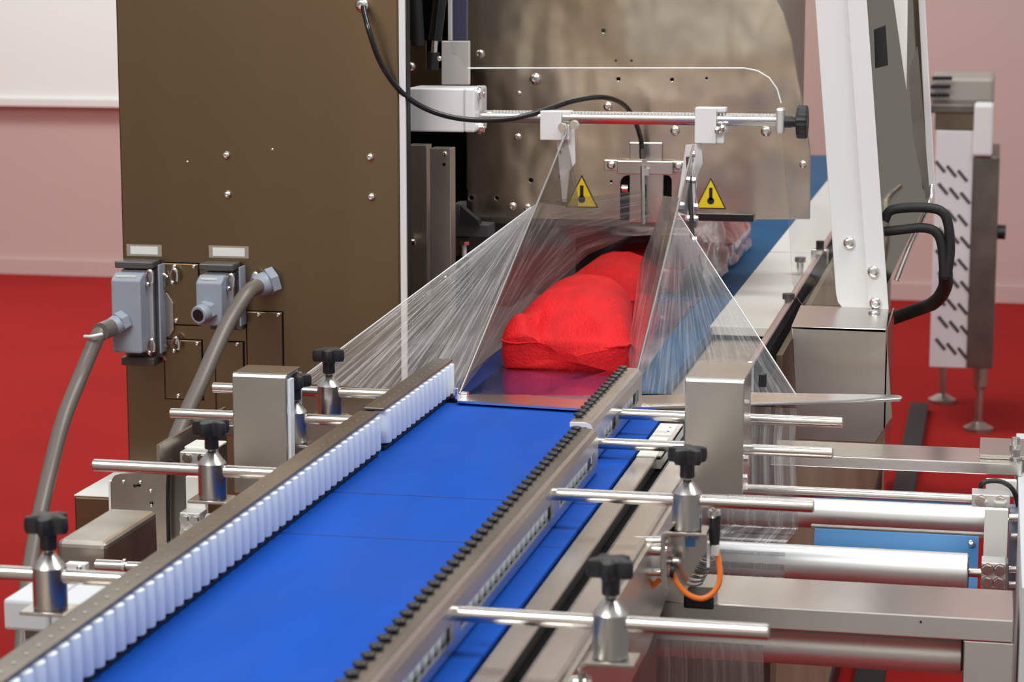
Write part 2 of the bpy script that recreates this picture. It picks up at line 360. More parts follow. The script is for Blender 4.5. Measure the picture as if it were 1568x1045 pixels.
# ================================================================== clamp posts with star knobs
def clamp(px, p, side, label, rot=0., foot=True):
    x, y, z = Xof(px, p.y, p.z), p.y, p.z
    t = thing('clamp_post', (x, y, z-.03), label, 'clamp', 'star-knob clamp posts along the guide rails')
    MB().lathe((x, y, z-.026), (0, 0, 1), [(.0128, 0), (.0134, .0006), (.0134, .0335)], n=32).build('body', 'steel', t)
    MB().lathe((x, y, z+.0075), (0, 0, 1), [(.0134, 0), (.0042, .0115), (.0038, .0116), (.0038, .0165)], n=28).build('cone', 'steel', t)
    MB().lathe((x, y, z+.021), (0, 0, 1), [(.0062, 0), (.0068, .001), (.0066, .009), (.0078, .015)], n=20).build('knob_hub', 'black_plastic', t)
    n = 60; prof = lambda a: .0148+.0036*math.cos(5*(a+rot))
    rs = []
    for f, h in ((.6, .0345), (.93, .035), (1, .038), (1, .0445), (.94, .0475), (.7, .0488), (.3, .0494)):
        rs.append([V(x+prof(2*math.pi*i/n)*f*math.cos(2*math.pi*i/n), y+prof(2*math.pi*i/n)*f*math.sin(2*math.pi*i/n), z+h) for i in range(n)])
    MB().rings(rs).build('knob', 'black_plastic', t)
    if foot:
        s = side
        # bracket: plate under the post, rounded drop towards the frame, cross bolt into the frame
        q = [V(x-s*.022, y-.017, z-.0265)]
        pl = [(.020, -.0262), (-.016, -.0262), (-.0195, -.0275), (-.0215, -.031), (-.0215, -.062), (-.0185, -.062), (-.0185, -.032), (-.0155, -.0292), (.020, -.0292)]
        MB().prism([V(x+s*a, y-.015, z+h) for a, h in pl], (0, .030, 0)).build('bracket', 'steel', t, .0006)
        MB().cyl((x-s*.0215, y-.004, z-.046), (x-s*.05, y-.004, z-.046), .0055, n=16).build('stud_bolt', 'steel_rod', t)
        bolt((x-s*.0185, y-.004, z-.046), (s, 0, 0), .0065, .006, t, 'nut', hexa=True)
    return t
clamp(76, L1, -1, 'star-knob clamp post on the rod beside the light grey box', .2)
clamp(325, L2, -1, 'star-knob clamp post in front of the upright cover box, left of the belt', .5)
clamp(452, L3, -1, 'star-knob clamp post mostly hidden behind the left upright cover box', .9)
clamp(504, L4, -1, 'star-knob clamp post standing before the film, beside the left cover box', .1)
clamp(1052, R3, 1, 'star-knob clamp post holding the sensor bracket with the orange cable', .8)
clamp(935, R4, 1, 'star-knob clamp post on right rod, beside the steel deck strips', .35)
cp = clamp(1120, R1, 1, 'star-knob clamp post behind the right upright cover box', .3)
# ================================================================== upright cover boxes
def cover(px0, px1, pyt, pyb, y, dep, right_open, label):
    a = Yp(px0, pyt, y); b = Yp(px1, pyb, y); x0, x1, z1, z0 = a.x, b.x, a.z, b.z
    t = thing('cover_box', ((x0+x1)/2, y+dep/2, z0), label, 'cover box')
    sh = .0025
    # folded sheet: front, top, left side
    pl = []
    MB().prism([V(x0, y, z0), V(x0, y, z1-.004), V(x0, y+.0012, z1-.0012), V(x0, y+.004, z1), V(x0, y+dep, z1), V(x0, y+dep, z1-sh), V(x0, y+.004, z1-sh), V(x0, y+sh, z1-.004), V(x0, y+sh, z0)], (x1-x0, 0, 0)).build('front_cover', 'steel', t, .0012)
    B(x0, x0+sh, y+sh, y+dep, z0, z1-sh).build('side_cover', 'steel', t)
    B(x1-.006, x1-.0035, y+sh, y+dep, z0, z1-sh).build('inner_sheet', 'alu_block' if right_open else 'steel', t)
    if right_open:
        B(x1+.0002, x1+.0035, y+.003, y+.016, z0, z1-.006).build('edge_strip', 'white_roller', t)
        B(x1-.0035, x1+.0012, y+dep-.004, y+dep, z0, z1-.006).build('edge_strip', 'alu_block', t)
    return t, (x0, x1, z0, z1)
c1, _ = cover(355, 441, 571, 760, L3.y-.04, .052, True, 'upright brushed steel cover box left of the blue belt')
c2, e2 = cover(1049, 1137, 578, 760, R2.y-.05, .10, False, 'upright brushed steel cover box right of the belt before the film')
for i, (px, py) in enumerate(((1144, 618), (1142, 703), (1141, 732), (1141, 745))):
    p = Xp(px, py, e2[1]); bolt((e2[1]-.0035, p.y, p.z), (1, 0, 0), .004, .006, c2, hexa=True)
x, y, z = e2[1]+.004, R1.y-.03, .985-.012
B(x-.004, x+.004, y-.004, y+.004, z-.01, z+.004).build('knob_tip', 'black_plastic', c2, .001)
# ================================================================== sensor bracket and orange cable under the right clamp
y = R3.y; P = lambda px, py, dy=0: Yp(px, py, y+dy)
sb = thing('sensor_bracket', P(1040, 905), 'bent steel sensor bracket with bolts hanging below the right clamp post', 'bracket')
pts = [P(1013, 905, -.012), P(1011, 818, -.012), P(1030, 800, -.012), P(1036, 800, -.012), P(1018, 822, -.012), P(1022, 903, -.012)]
MB().prism(pts, (0, .024, 0)).build('arm_plate', 'steel', sb, .0006)
MB().prism([P(1012, 902, .016), P(1024, 822, .016), P(1084, 818, .016), P(1082, 842, .016), P(1044, 905, .016)], (0, .002, 0)).build('gusset', 'steel', sb)
B(P(1045, 830).x, P(1048, 830).x, y+.002, y+.006, P(1046, 856).z, P(1046, 818).z).build('pin', 'steel_rod', sb)
for a, b, yy, r in ((968, 1012, 829, .0045), (980, 1012, 877, .0035), (1026, 1042, 818, .003)):
    MB().cyl(P(a, yy), P(b, yy), r, n=14).build('stud_bolt', 'steel_rod', sb)
MB().cyl(P(962, 868), P(978, 868), .0135, n=22).build('knurled_nut', 'steel', sb)
MB().cyl(P(978, 866), P(986, 866), .006, n=6, smooth=False).build('hex_nut', 'chrome', sb)
MB().cyl(P(1013, 873), P(1027, 873), .0052, n=6, smooth=False).build('hex_nut', 'chrome', sb)
MB().cyl(P(1014, 826), P(1026, 826), .0055, n=6, smooth=False).build('hex_nut', 'chrome', sb)
MB().cyl(P(1027, 873), P(1033, 874), .007, n=16).build('grommet', 'black_plastic', sb)
MB().lathe(P(1022, 859), (1, 0, 0), [(.002, 0), (.002, .004), (.0034, .005), (.0034, .010), (.0015, .012)], n=14).build('ball_stud', 'chrome', sb)
MB().prism([P(1049, 838), P(1064, 838), P(1064, 826), P(1056, 820), P(1049, 826)], (0, .006, 0)).build('lens', 'plate_blue', sb)
oc = thing('sensor_cable', P(1070, 920), 'orange sensor cable looping below the steel bracket to a black plug', 'cable')
MB().tube([P(1095, 836, .01), P(1101, 862, .008), P(1102, 890, .006), P(1092, 908, .004), P(1075, 917, .002), P(1056, 912), P(1040, 897), P(1030, 878)], .0026).build('loop', 'orange', oc)
MB().tube([P(1010, 888, .004), P(996, 901, .006), P(982, 908, .01), P(969, 906, .014), P(960, 898, .016)], .0026).build('tail', 'orange', oc)
MB().lathe(P(1094, 842, .01), (0, 0, 1), [(.003, 0), (.0042, .004), (.0052, .012), (.0055, .024), (.0055, .032)], n=18).build('plug', 'black_plastic', oc)
MB().lathe(P(1094, 793, .01), (0, 0, 1), [(.0052, 0), (.0056, .001), (.0056, .007), (.003, .0075), (.003, .011)], n=18).build('coupling', 'chrome', oc)
MB().box(P(1088, 850).x, P(1099, 850).x, y+.004, y+.014, P(1090, 853).z, P(1090, 838).z).build('cable_tie', 'white_paint', oc)
B(P(1081, 870).x, P(1085, 870).x, y+.006, y+.010, P(1083, 872).z, P(1083, 836).z).build('tie_tail', 'white_paint', oc)
sp2 = thing('spring_block', Yp(1075, 905, 2.15), 'black coiled spring block under the orange cable', 'spring')
for k in range(7):
    c = Yp(1062+k*3.5, 890-k*6, 2.12)
    MB().tube([c+V(.009*math.cos(a*math.pi/6), .004*math.sin(a*math.pi/6), .004*math.sin(a*math.pi/6)) for a in range(13)], .0009, n=6, res=0).build('coil', 'steel_dark', sp2)
B(Yp(1052, 900, 2.15).x, Yp(1098, 900, 2.15).x, 2.125, 2.16, Yp(1075, 908, 2.15).z-.01, Yp(1075, 903, 2.15).z).build('base', 'black_gloss', sp2, .002)
# ================================================================== control cabinet
CYf = 3.0
a = Yp(176, 0, CYf); b = Yp(616, 300, CYf); cx0 = Yp(186, 350, CYf).x; cx1 = Yp(612, 300, CYf).x
cab = thing('control_cabinet', ((cx0+cx1)/2, CYf+.25, 0), 'tall steel control cabinet coloured with brown hall reflection, with plugs and hatches, left of funnel', 'cabinet')
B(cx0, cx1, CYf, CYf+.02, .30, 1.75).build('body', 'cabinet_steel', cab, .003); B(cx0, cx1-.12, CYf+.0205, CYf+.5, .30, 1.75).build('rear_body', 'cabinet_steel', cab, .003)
B(cx1+.0005, cx1+.009, CYf-.001, CYf+.02, .35, 1.75).build('edge_trim', 'white_paint', cab, .001)
B(cx1+.009, cx1+.011, CYf+.004, CYf+.02, .35, 1.75).build('side_seal', 'black_matt', cab)
bx0 = Yp(113, 760, CYf-.1).x
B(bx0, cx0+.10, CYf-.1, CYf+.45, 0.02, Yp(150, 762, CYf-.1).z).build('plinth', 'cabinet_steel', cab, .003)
B(bx0, cx0+.10, CYf-.1, CYf+.2, Yp(150, 762, CYf-.1).z, Yp(150, 760, CYf-.1).z).build('plinth_lid', 'ivory_paint', cab, .0008)
C = lambda px, py, dy=0: Yp(px, py, CYf-dy)
for px, py in ((347, 238), (349, 298), (567, 241), (569, 302)): bolt(C(px, py), DN, .0055, .006, cab)
for px, py in ((287, 248), (417, 229)): bolt(C(px, py), DN, .0018, .001, cab)
bolt(C(556, 8), DN, .010, .010, cab, 'cable_bushing')
for x0, x1, y0, y1 in ((198, 245, 376, 391), (324, 378, 378, 394)):
    p, q = C(x0-4, y0-2), C(x1+3, y1+2); t = B(p.x, q.x, CYf-.0008, CYf+.001, q.z, p.z).build('label_holder', 'label_film', cab)
    p, q = C(x0+2, y0+1), C(x1-3, y1-1); B(p.x, q.x, CYf-.0012, CYf-.0008, q.z, p.z).build('blank_label', 'label_paper', t)
def hatch(x0, x1, y0, y1, scr):
    p, q = C(x0, y0), C(x1, y1)
    B(p.x-.0016, q.x+.0016, CYf-.0006, CYf+.001, q.z-.0016, p.z+.0016).build('hatch_joint', 'gap', cab)
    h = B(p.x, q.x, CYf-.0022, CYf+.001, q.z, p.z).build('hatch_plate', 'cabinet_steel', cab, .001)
    for sx, sy in scr: r = C(sx, sy); bolt((r.x, CYf-.0022, r.z), DN, .0034, .003, h)
hatch(252, 306, 403, 498, ((268, 408), (298, 408), (271, 491)))
hatch(252, 311, 520, 612, ((272, 524), (303, 526), (274, 606)))
hatch(330, 375, 523, 640, ((364, 527), (337, 527)))
hatch(378, 435, 477, 640, ((397, 482), (427, 482)))
def connector(x0, x1, y0, y1, gl, capped, label, low):
    """hooded industrial plug on its base frame; front face px box, gland centre"""
    dep = .055
    p, q = C(x0, y0, dep), C(x1, y1, dep)
    t = thing('plug_connector', ((p.x+q.x)/2, CYf-.03, q.z), label, 'connector', 'hooded plugs on the control cabinet')
    w_ = q.x-p.x; h_ = p.z-q.z
    B(p.x+.004, q.x+.018, CYf-.012, CYf, q.z-.012, p.z+.008).build('base_frame', 'grey_gate', t, .002)
    B(p.x+.002, q.x+.010, CYf-.022, CYf-.012, q.z-.004, p.z+.006).build('gasket', 'alu_block', t, .002)
    MB().prism([V(p.x, CYf-.022, q.z), V(p.x, CYf-dep, q.z), V(p.x, CYf-dep, p.z-.004), V(p.x, CYf-dep+.014, p.z+.004), V(p.x, CYf-.022, p.z+.004)], (w_+.004, 0, 0)).build('hood', 'grey_plastic', t, .003, 3)
    B(p.x-.003, q.x+.014, CYf-.032, CYf-.001, p.z+.009, p.z+.019).build('lid_edge', 'grey_dark', t, .002)
    if low: B(p.x+.002, q.x+.012, CYf-.03, CYf-.001, q.z-.022, q.z-.010).build('lower_ledge', 'grey_dark', t, .002)
    B(p.x+.006, q.x-.004, CYf-dep+.004, CYf-dep+.010, p.z-.001, p.z+.0012).build('marker', 'ivory_paint', t)
    B(q.x+.0185, q.x+.021, CYf-.024, CYf-.001, q.z-.004, p.z+.014).build('side_flap', 'grey_plastic', t, .0006)
    for zz in ((p.z-.004, q.z+.006) if low else (p.z-.006,)):
        for k in (0, 1):
            o = V(q.x+.008+.028*k, CYf-.03+.022*k, zz)
            MB().tube([o+V(.0, -.001, -.012), o+V(-.003, -.003, 0), o+V(.001, -.004, .011), o+V(.006, -.003, .006), o+V(.006, -.003, -.006)], .0022, n=8, res=6).build('latch_spring', 'chrome', t)
            bolt(o+V(-.001, -.003, -.008), DN, .003, .003, t, 'latch_pin')
    g = C(*gl, dep); d = V(-.25, -1, -.12).normalized() if capped else V(-.55, -.8, -.35).normalized()
    o = V(g.x, CYf-dep, g.z)
    MB().lathe(o-d*.004, d, [(.0155, 0), (.0155, .012)], n=6, smooth=False).build('gland_nut', 'grey_plastic', t, .001)
    MB().lathe(o+d*.008, d, [(.0125, 0), (.0135, .003), (.0125, .012), (.0115, .014)], n=24).build('gland_cap', 'grey_plastic', t)
    if capped: MB().lathe(o+d*.022, d, [(.0085, 0), (.0085, .0006)], n=24).build('blanking_plug', 'black_gloss', t)
    return o+d*.02, d
g1, d1 = connector(169, 213, 424, 542, (188, 492), False, 'tall grey hooded plug at cabinet edge with a grey cable', True)
g2, d2 = connector(299, 336, 428, 500, (317, 477), True, 'short grey hooded plug with a black blanking cap on the cabinet', False)
# bare hook latches and spare socket rails next to the tall plug
for py in (430, 536):
    p = C(255, py); MB().tube([p+V(0, -.004, -.014), p+V(-.005, -.008, -.002), p+V(-.002, -.010, .010), p+V(.004, -.008, .006)], .0022, n=8, res=6).build('latch_spring', 'chrome', cab)
p, q = C(251, 448), C(266, 516); MB().prism([V(p.x, CYf, p.z), V(p.x+.006, CYf, p.z), V(p.x+.015, CYf, p.z-.014), V(p.x+.015, CYf, q.z+.01), V(p.x+.008, CYf, q.z), V(p.x, CYf, q.z)], (0, -.004, 0)).build('socket_rail', 'steel', cab, .001)
# cable gland on the cabinet
gp = C(418, 430); gd = V(-.75, -.6, -.28).normalized()
MB().lathe(gp-gd*.004, gd, [(.020, 0), (.020, .012)], n=6, smooth=False).build('cable_gland', 'grey_plastic', cab, .001)
MB().lathe(gp+gd*.008, gd, [(.0155, 0), (.0165, .004), (.0165, .014), (.0135, .019)], n=24).build('gland_cap', 'grey_plastic', cab)
k1 = thing('power_cable', V(-1.0, 2.7, .7), 'thick grey cable from the tall plug hanging past the red carpet', 'cable')
c0 = Yp(150, 515, 2.90); k1p = [g1-d1*.012, (g1+c0)/2, c0, Yp(122, 580, 2.86), Yp(95, 650, 2.80), Yp(72, 740, 2.74), Yp(55, 820, 2.68), Yp(40, 920, 2.6), Yp(30, 1060, 2.52)]
MB().tube(k1p, .0105, n=16).build('sheath', 'cable_grey', k1)
MB().tube([g1, c0+V(.004, 0, .006)], .0125, n=16, res=0).build('sleeve', 'cable_grey', k1)
o = Yp(146, 513, 2.89); MB().tube([o+V(-.014, -.004, -.002), o+V(0, -.014, .0), o+V(.012, -.004, .002)], .0022, n=8).build('cable_tie', 'white_paint', k1)
k2 = thing('power_cable', V(-.93, 2.7, .8), 'thick grey cable curving from the cabinet gland behind the left cover box', 'cable')
MB().tube([gp+gd*.018, Yp(380, 448, 2.95), Yp(352, 490, 2.91), Yp(330, 535, 2.87), Yp(308, 585, 2.83), Yp(283, 640, 2.79), Yp(262, 700, 2.75), Yp(255, 790, 2.72)], .0108, n=16).build('sheath', 'cable_grey', k2)
# ================================================================== drive gear left of the belt
dr = thing('drive_frame', V(-.9, 2.35, .6), 'dark steel drive frame with riveted end plate left of the belt', 'machine frame')
y = 2.36; D = lambda px, py, dy=0: Yp(px, py, y+dy)
pl = [D(171, 735), D(175, 729), D(184, 726), D(256, 722), D(256, 840), D(171, 840)]
MB().prism(pl, (0, .003, 0)).build('end_plate', 'steel_dull', dr)
e = D(170, 780); B(e.x-.002, e.x+.0005, y-.001, y+.05, D(170, 840).z, D(170, 738).z).build('edge', 'ivory_paint', dr)
for px, py in ((189, 738), (207, 744), (215, 739), (213, 743), (231, 752), (232, 771), (232, 774), (216, 788), (226, 810)): bolt(D(px, py), DN, .0022, .002, dr, 'rivet', 'black_gloss' if py in (744, 743, 771) else 'chrome')
p, q = D(258, 712, -.004), D(288, 832, -.004); B(p.x, q.x, y-.004, y+.01, q.z, p.z).build('dark_panel', 'steel_dark', dr)
MB().tube([D(262, 705, -.012), D(258, 730, -.012), D(257, 770, -.012), D(258, 830, -.012)], .0022).build('black_lead', 'black_gloss', dr)
p, q = D(284, 730, -.006), D(315, 800, -.006); B(p.x, q.x, y-.006, y+.004, q.z, p.z).build('white_strip', 'ivory_paint', dr, .0008)
xs = Zp(255, 682, .868).x
MB().prism([V(xs-.012, 2.39, .868), V(xs-.012, 2.62, .868), V(xs-.012, 2.62, .78), V(xs-.012, 2.39, .78)], (.004, 0, 0)).build('side_plate', 'steel_dull', dr)
B(xs-.008, xs+.06, 2.56, 2.62, .845, .858).build('top_bar', 'steel_y', dr, .001)
p, q = D(282, 684, .08), D(330, 690, .08); B(p.x, q.x, y+.08, y+.12, q.z, p.z).build('white_pad', 'ivory_paint', dr, .001)
def clampblock(parent, x0, x1, y0, y1, yw, dep, cols, rows, name='clamp_block', r=.0048):
    p, q = Yp(x0, y0, yw), Yp(x1, y1, yw); o = B(p.x, q.x, yw, yw+dep, q.z, p.z).build(name, 'alu_block', parent, .001)
    for i in range(cols):
        for j in range(rows):
            bolt((p.x+(q.x-p.x)*(i+.5)/cols, yw, q.z+(p.z-q.z)*(j+.5)/rows), DN, r, .004, o, hexa=True)
    return o
clampblock(dr, 275, 307, 785, 828, y-.03, .025, 2, 2)
clampblock(dr, 275, 322, 692, 712, y+.06, .03, 2, 1)
MB().cyl(D(306, 803, -.02), D(322, 803, -.02), .004, n=14).build('axle', 'steel_rod', dr)
MB().cyl(D(318, 803, -.02), D(352, 803, -.02), .012, n=20).build('roller', 'alu', dr)
p, q = D(180, 826), D(330, 838); B(p.x, q.x, y-.12, y+.1, q.z-.02, q.z).build('floor_plate', 'steel_dull', dr)
mb = thing('motor_cover', Yp(140, 870, 2.05), 'rounded steel motor cover box behind the nearest left knob', 'cover box')
p, q = Yp(85, 828, 2.02), Yp(164, 880, 2.02)
B(p.x, q.x, 2.02, 2.16, q.z-.02, p.z).build('housing', 'steel_dull', mb, .006, 3)
p, q = Yp(103, 861, 2.0), Yp(134, 874, 2.0); o = B(p.x, q.x, 1.995, 2.005, q.z, p.z).build('lug', 'white_paint', mb, .001); bolt((q.x-.006, 1.995, (p.z+q.z)/2), DN, .003, .003, o)
MB().cyl(Yp(148, 866, 2.0), Yp(192, 868, 2.0), .006, n=16).build('shaft', 'steel_rod', mb); MB().cyl(Yp(190, 868, 2.0), Yp(194, 868, 2.0), .0075, n=16).build('shaft_collar', 'chrome', mb); MB().cyl(Yp(194, 868, 2.0), Yp(225, 869, 2.0), .005, n=16).build('shaft_end', 'steel_rod', mb)
jb = thing('junction_box', Yp(60, 970, 1.75), 'light grey junction box under the nearest left clamp post', 'box')
p, q = Yp(4, 918, 1.72), Yp(76, 970, 1.72); B(p.x, q.x, 1.72, 1.82, q.z, p.z).build('box', 'light_grey', jb, .003); B(q.x+.0008, q.x+.04, 1.72, 1.82, q.z, p.z).build('lid', 'light_grey', jb, .003)
B(p.x+.01, q.x+.02, 1.74, 1.80, .84, q.z).build('foot', 'steel_dark', jb)
# ================================================================== film and forming funnel
A_ = Yp(703, 604, 2.575); T_ = Yp(866, 205, 3.10); A2 = Yp(967, 603, 2.575); T2 = Yp(1062, 222, 3.10)
Cc = V(-.52, 3.40, 1.012); CC = Yp(1003, 346, 3.40)
fu = thing('wrapping_film', V(-.514, 2.6, .5), 'clear plastic film web folded into a funnel around the red bags', 'film')
def wr(amp, s, seed):
    return lambda u, w: Vector((0, 1, .3))*amp*(noise.noise(Vector((u*s[0], w*s[1], seed)))*min(1, 6*u*(1-u)+.1))
M1 = A_.lerp(T_, .705); M2 = A2.lerp(T2, .70)
LC = V(-.815, 2.60, .905); RC = V(-.212, 2.60, .913)
MB().sheet(A_, M1, LC.lerp(M1, .97), LC, 26, 16, wr(.006, (3, 5), 1)).build('left_wing', 'film', fu, fixn=False)
MB().sheet(A_, LC, V(-.815, 2.57, .80), V(-.608, 2.57, .80), 10, 6).build('left_lower', 'film_flat', fu, fixn=False)
MB().sheet(A2, M2, RC.lerp(M2, .985), RC, 26, 16, wr(.005, (3, 6), 2)).build('right_wing', 'film_right', fu, fixn=False)
U1 = Yp(985, 292, 3.38); FL = V(-.600, 3.36, .955)
MB().ruled([A_, V(-.603, 2.82, .932), V(-.599, 3.1, .958), V(-.575, 3.28, .985), CC], [A_, A_.lerp(M1, .4), A_.lerp(M1, .75), M1, U1], 28, 16, wr(.004, (3, 2.2), 3)).build('left_fold', 'film_inner', fu, fixn=False)
MB().ruled([A2, V(-.437, 2.78, .932), V(-.45, 2.92, .972), V(-.475, 3.12, .993), CC], [A2, A2.lerp(M2, .4), A2.lerp(M2, .8), M2.lerp(T2, .2), Yp(1015, 300, 3.38)], 28, 16, wr(.003, (3, 2.2), 4)).build('right_fold', 'film_fold', fu, fixn=False)
MB().sheet(A_+V(.006, 0, -.002), A2+V(-.004, 0, -.002), V(-.436, 3.4, .9012), V(-.598, 3.4, .9012), 8, 12).build('bottom_layer', 'film_flat', fu, fixn=False)
# rolled folding edges
MB().tube([A_, M1, T_], .0016, n=8, res=0).build('left_edge', 'steel_rod', fu); MB().tube([A2, M2, T2], .0016, n=8, res=0).build('right_edge', 'steel_rod', fu)
MB().tube([LC, LC.lerp(M1, .97)], .0008, n=6, res=0).build('web_edge', 'film_edge', fu); MB().tube([RC, RC.lerp(M2, .985)], .0008, n=6, res=0).build('web_edge', 'film_edge', fu)
# folding-wing sheets above the film (rigid clear plates)
fp = thing('folding_plates', V(-.514, 3.0, 1.0), 'pair of narrow clear folding plates running up to the white sliders', 'plate')
MB().prism([M1, T_, Yp(884, 300, 3.10), Yp(884, 318, 3.08)], (.001, .001, 0)).build('wing_plate', 'film_plate', fp)
MB().prism([M2, T2, Yp(1052, 330, 3.1)], (.001, .001, 0)).build('wing_plate', 'film_plate', fp)
# forming plate at the mouth
zp = .9055
q = [Zp(*p, zp) for p in ((700, 604), (700, 614), (888, 626), (972, 624), (1140, 619), (1378, 612), (1381, 607), (1374, 605), (1145, 601), (972, 606))]
frm = thing('forming_plate', (q[2].x, q[2].y, .89), 'thin steel forming plate under the funnel with one long pointed arm', 'plate')
MB().prism([V(p.x, p.y, zp-.0025) for p in q], (0, 0, .0025)).build('plate', 'chrome', frm)
MB().tube([Zp(1140, 620, zp), Zp(1300, 615, zp), Zp(1380, 609, zp)], .0018, n=8, res=0).build('arm_edge', 'steel_rod', frm)
MB().cyl(Zp(698, 611, .906), Zp(698, 611, .906)+V(0, 0, .012), .003, n=12).build('corner_pin', 'chrome', frm)
MB().box(Zp(700, 609, .906).x, Zp(712, 609, .906).x, 2.558, 2.568, .9055, .909).build('corner_clip', 'chrome', frm, .001)
# ================================================================== packaging machine bed beyond the funnel
bed = thing('machine_bed', (-.42, 4.5, 0), 'long machine bed with dark blue belt and pale deck beyond the funnel', 'machine')
B(-.63, -.43, BY1+.03, 3.46, .86, BZ).build('infeed_bed', 'bed_navy', bed)
B(-.428, -.378, 2.66, 3.47, .885, .9).build('outfeed_belt', 'outfeed_blue', bed); B(-.52, -.378, 3.471, 6.2, .885, .9).build('outfeed_belt', 'outfeed_blue', bed)
B(-.70, -.635, 2.7, 3.47, .86, .897).build('deck', 'machine_grey', bed); B(-.70, -.52, 3.471, 6.2, .86, .897).build('deck', 'steel_dull', bed)
B(-.381, -.29, 3.16, 4.02, .89, .903).build('pale_deck', 'ivory_paint', bed, .001); B(-.381, -.29, 4.03, 6.2, .89, .903).build('pale_deck', 'ivory_paint', bed, .001)
B(-.376, -.29, 2.66, 3.155, .84, .885).build('front_deck', 'steel_dull', bed, .002)
B(-.286, -.276, 2.75, 6.2, .885, .925).build('side_rail', 'chrome', bed, .003)
B(-.276, -.268, 2.75, 6.2, .885, .92).build('rail_seal', 'gap', bed)
B(-.268, -.26, 2.95, 6.25, .12, .90).build('side_panel', 'side_satin', bed)
B(-.74, -.268, 3.0, 6.25, .10, .86).build('lower_body', 'steel_dark', bed)
B(-.262, -.255, 2.95, 6.25, .06, .12).build('kick_strip', 'black_gloss', bed)
B(-.80, -.705, 3.09, 3.47, .80, .875).build('deck', 'machine_grey', bed); B(-.80, -.63, 3.475, 6.2, .80, 1.055).build('tunnel_side', 'machine_grey', bed)
tag(B(-.232, -.175, 2.9, 7.3, 0, .025).build('black_strip', 'black_matt'), 'flat black strip on the red carpet beside the machine bed', 'cable duct')  # low matt black strip along the carpet
for yy in (3.2, 6.0):
    for xx in (-.32, -.68): B(xx-.03, xx+.03, yy-.03, yy+.03, 0, .10).build('foot', 'steel_dark', bed)
for px, py in ((1225, 408), (1207, 467)):
    o = Zp(px, py+12, .904); MB().cyl(o, o+V(0, 0, .02), .006, n=14).build('clamp_pin', 'chrome', bed); MB().cyl(o+V(0, 0, .02), o+V(0, 0, .028), .009, n=16).build('clamp_knob', 'grey_dark', bed)
o = Zp(1255, 405, .904); B(o.x-.014, o.x+.014, o.y-.01, o.y+.01, .904, .93).build('hinge_block', 'chrome', bed, .002); MB().cyl(o+V(0, 0, .026), o+V(0, 0, .04), .007, n=14).build('hinge_knob', 'black_plastic', bed)
# ================================================================== red bags
def bag(x, y0, y1, wd, h, m, seed, label, wrap=False, taper=0., turn=0.):
    """boxy pouch: flat base, upright gusset with a sewn rim, pillow top with tucks at the front corners"""
    hw = wd/2; L = y1-y0; nv = 54; side = .036; zb = BZ+.0025
    def crown(t):
        a = min(1, t/.42); b = min(1, (1-t)/.18); return (.10+.90*math.sin(a*math.pi/2)**.9)*(.35+.65*math.sin(b*math.pi/2))
    def top(u, t):
        z = side+(h-side)*crown(t)*(1-abs(u)**2.6)**.55
        if not wrap:
            g = lambda cu, ct, su, st: math.exp(-((u-cu)/su)**2-((t-ct)/st)**2)
            z += .017*g(-.80, .07, .22, .07)-.008*g(-.50, .10, .10, .09)-.006*g(.88, .03, .16, .05)+.006*g(.55, .10, .25, .06)-.004*g(.1, .03, .5, .03)
        return z
    rs = []
    for j in range(nv+1):
        t = j/nv; e = min(t, 1-t)*L; ins = .008*max(0, 1-e/.02)**2; w_ = hw-ins; ring = []
        for i in range(12): ring.append((w_-2*w_*i/11*.999, 0.0, 0))
        for k, zz in ((-1, .006), (-1, .016), (-1, .026), (-1, side-.005), (-1, side-.002)): ring.append((k*(w_+.0025*math.sin(zz/side*3)), zz, 0))
        ring.append((-(w_+.0028), side, 1))
        for i in range(33): u = -1+2*(i+.5)/33; ring.append((u*w_, top(u, t)+.0006, 1))
        ring.append((w_+.0028, side, 1))
        for k, zz in ((1, side-.002), (1, side-.005), (1, .026), (1, .016), (1, .006)): ring.append((w_+.0025*math.sin(zz/side*3), zz, 0))
        out_ = []
        for px_, zz, tp in ring:
            px_ = -w_+(px_+w_)*(1-taper*t)
            p = V(x+px_, y0+t*L-turn*px_*(1-t), zb+zz)
            if zz > .003:
                q = Vector((p.x*26, p.y*18, p.z*34+seed*7)); k = noise.noise(q)*.0022+noise.noise(q*2.9)*.0012
                p.z += k if tp else k*.4; p.x += (k*.8 if px_ > 0 else -k*.8) if abs(px_) > hw*.9 else 0
            out_.append(p)
        rs.append(out_)
    n = len(rs[0])
    def cap(ring, sg):
        c = V(x, 0, zb+side*.5); o = []
        for f, dy in ((.25, .0075), (.6, .0065), (.85, .0045), (.96, .0022)):
            o.append([V(c.x+(p.x-c.x)*f, p.y+sg*dy+(.0015*noise.noise(p*60+V(f*3, 0, 0))), max(zb, c.z+(min(p.z, zb+side+.006+(p.z-zb-side)*.5)-c.z)*f)) for p in ring])
        return o
    rs = cap(rs[0], -1)+rs+cap(rs[-1], 1)[::-1]
    t = thing('red_bag', (x, (y0+y1)/2, BZ), label, 'bag', 'red fabric bags in a row')
    MB().rings(rs).build('pouch', m, t)
    if not wrap:
        pts = [V(x-hw*.985+wd*.985*i/16, y0-.0035-turn*wd*(i/16-.5), zb+side-.001+.0018*math.sin(i*1.1+seed)-.002*math.sin(math.pi*i/16)) for i in range(17)]
        MB().tube(pts, .0016, n=8, res=4).build('front_seam', m, t)
    return t
bag(-.514, 2.762, 3.12, .166, .082, 'red_fabric', 3, 'bright red fabric bag at the funnel mouth, front of the row', taper=.34, turn=.09)
bag(-.541, 3.14, 3.46, .115, .070, 'red_fabric', 9, 'red fabric bag inside the film funnel, second in the row', taper=.1)
bag(-.53, 3.48, 3.80, .130, .082, 'red_wrapped', 14, 'dark red bag under the steel front plate, wrapped in film', True)
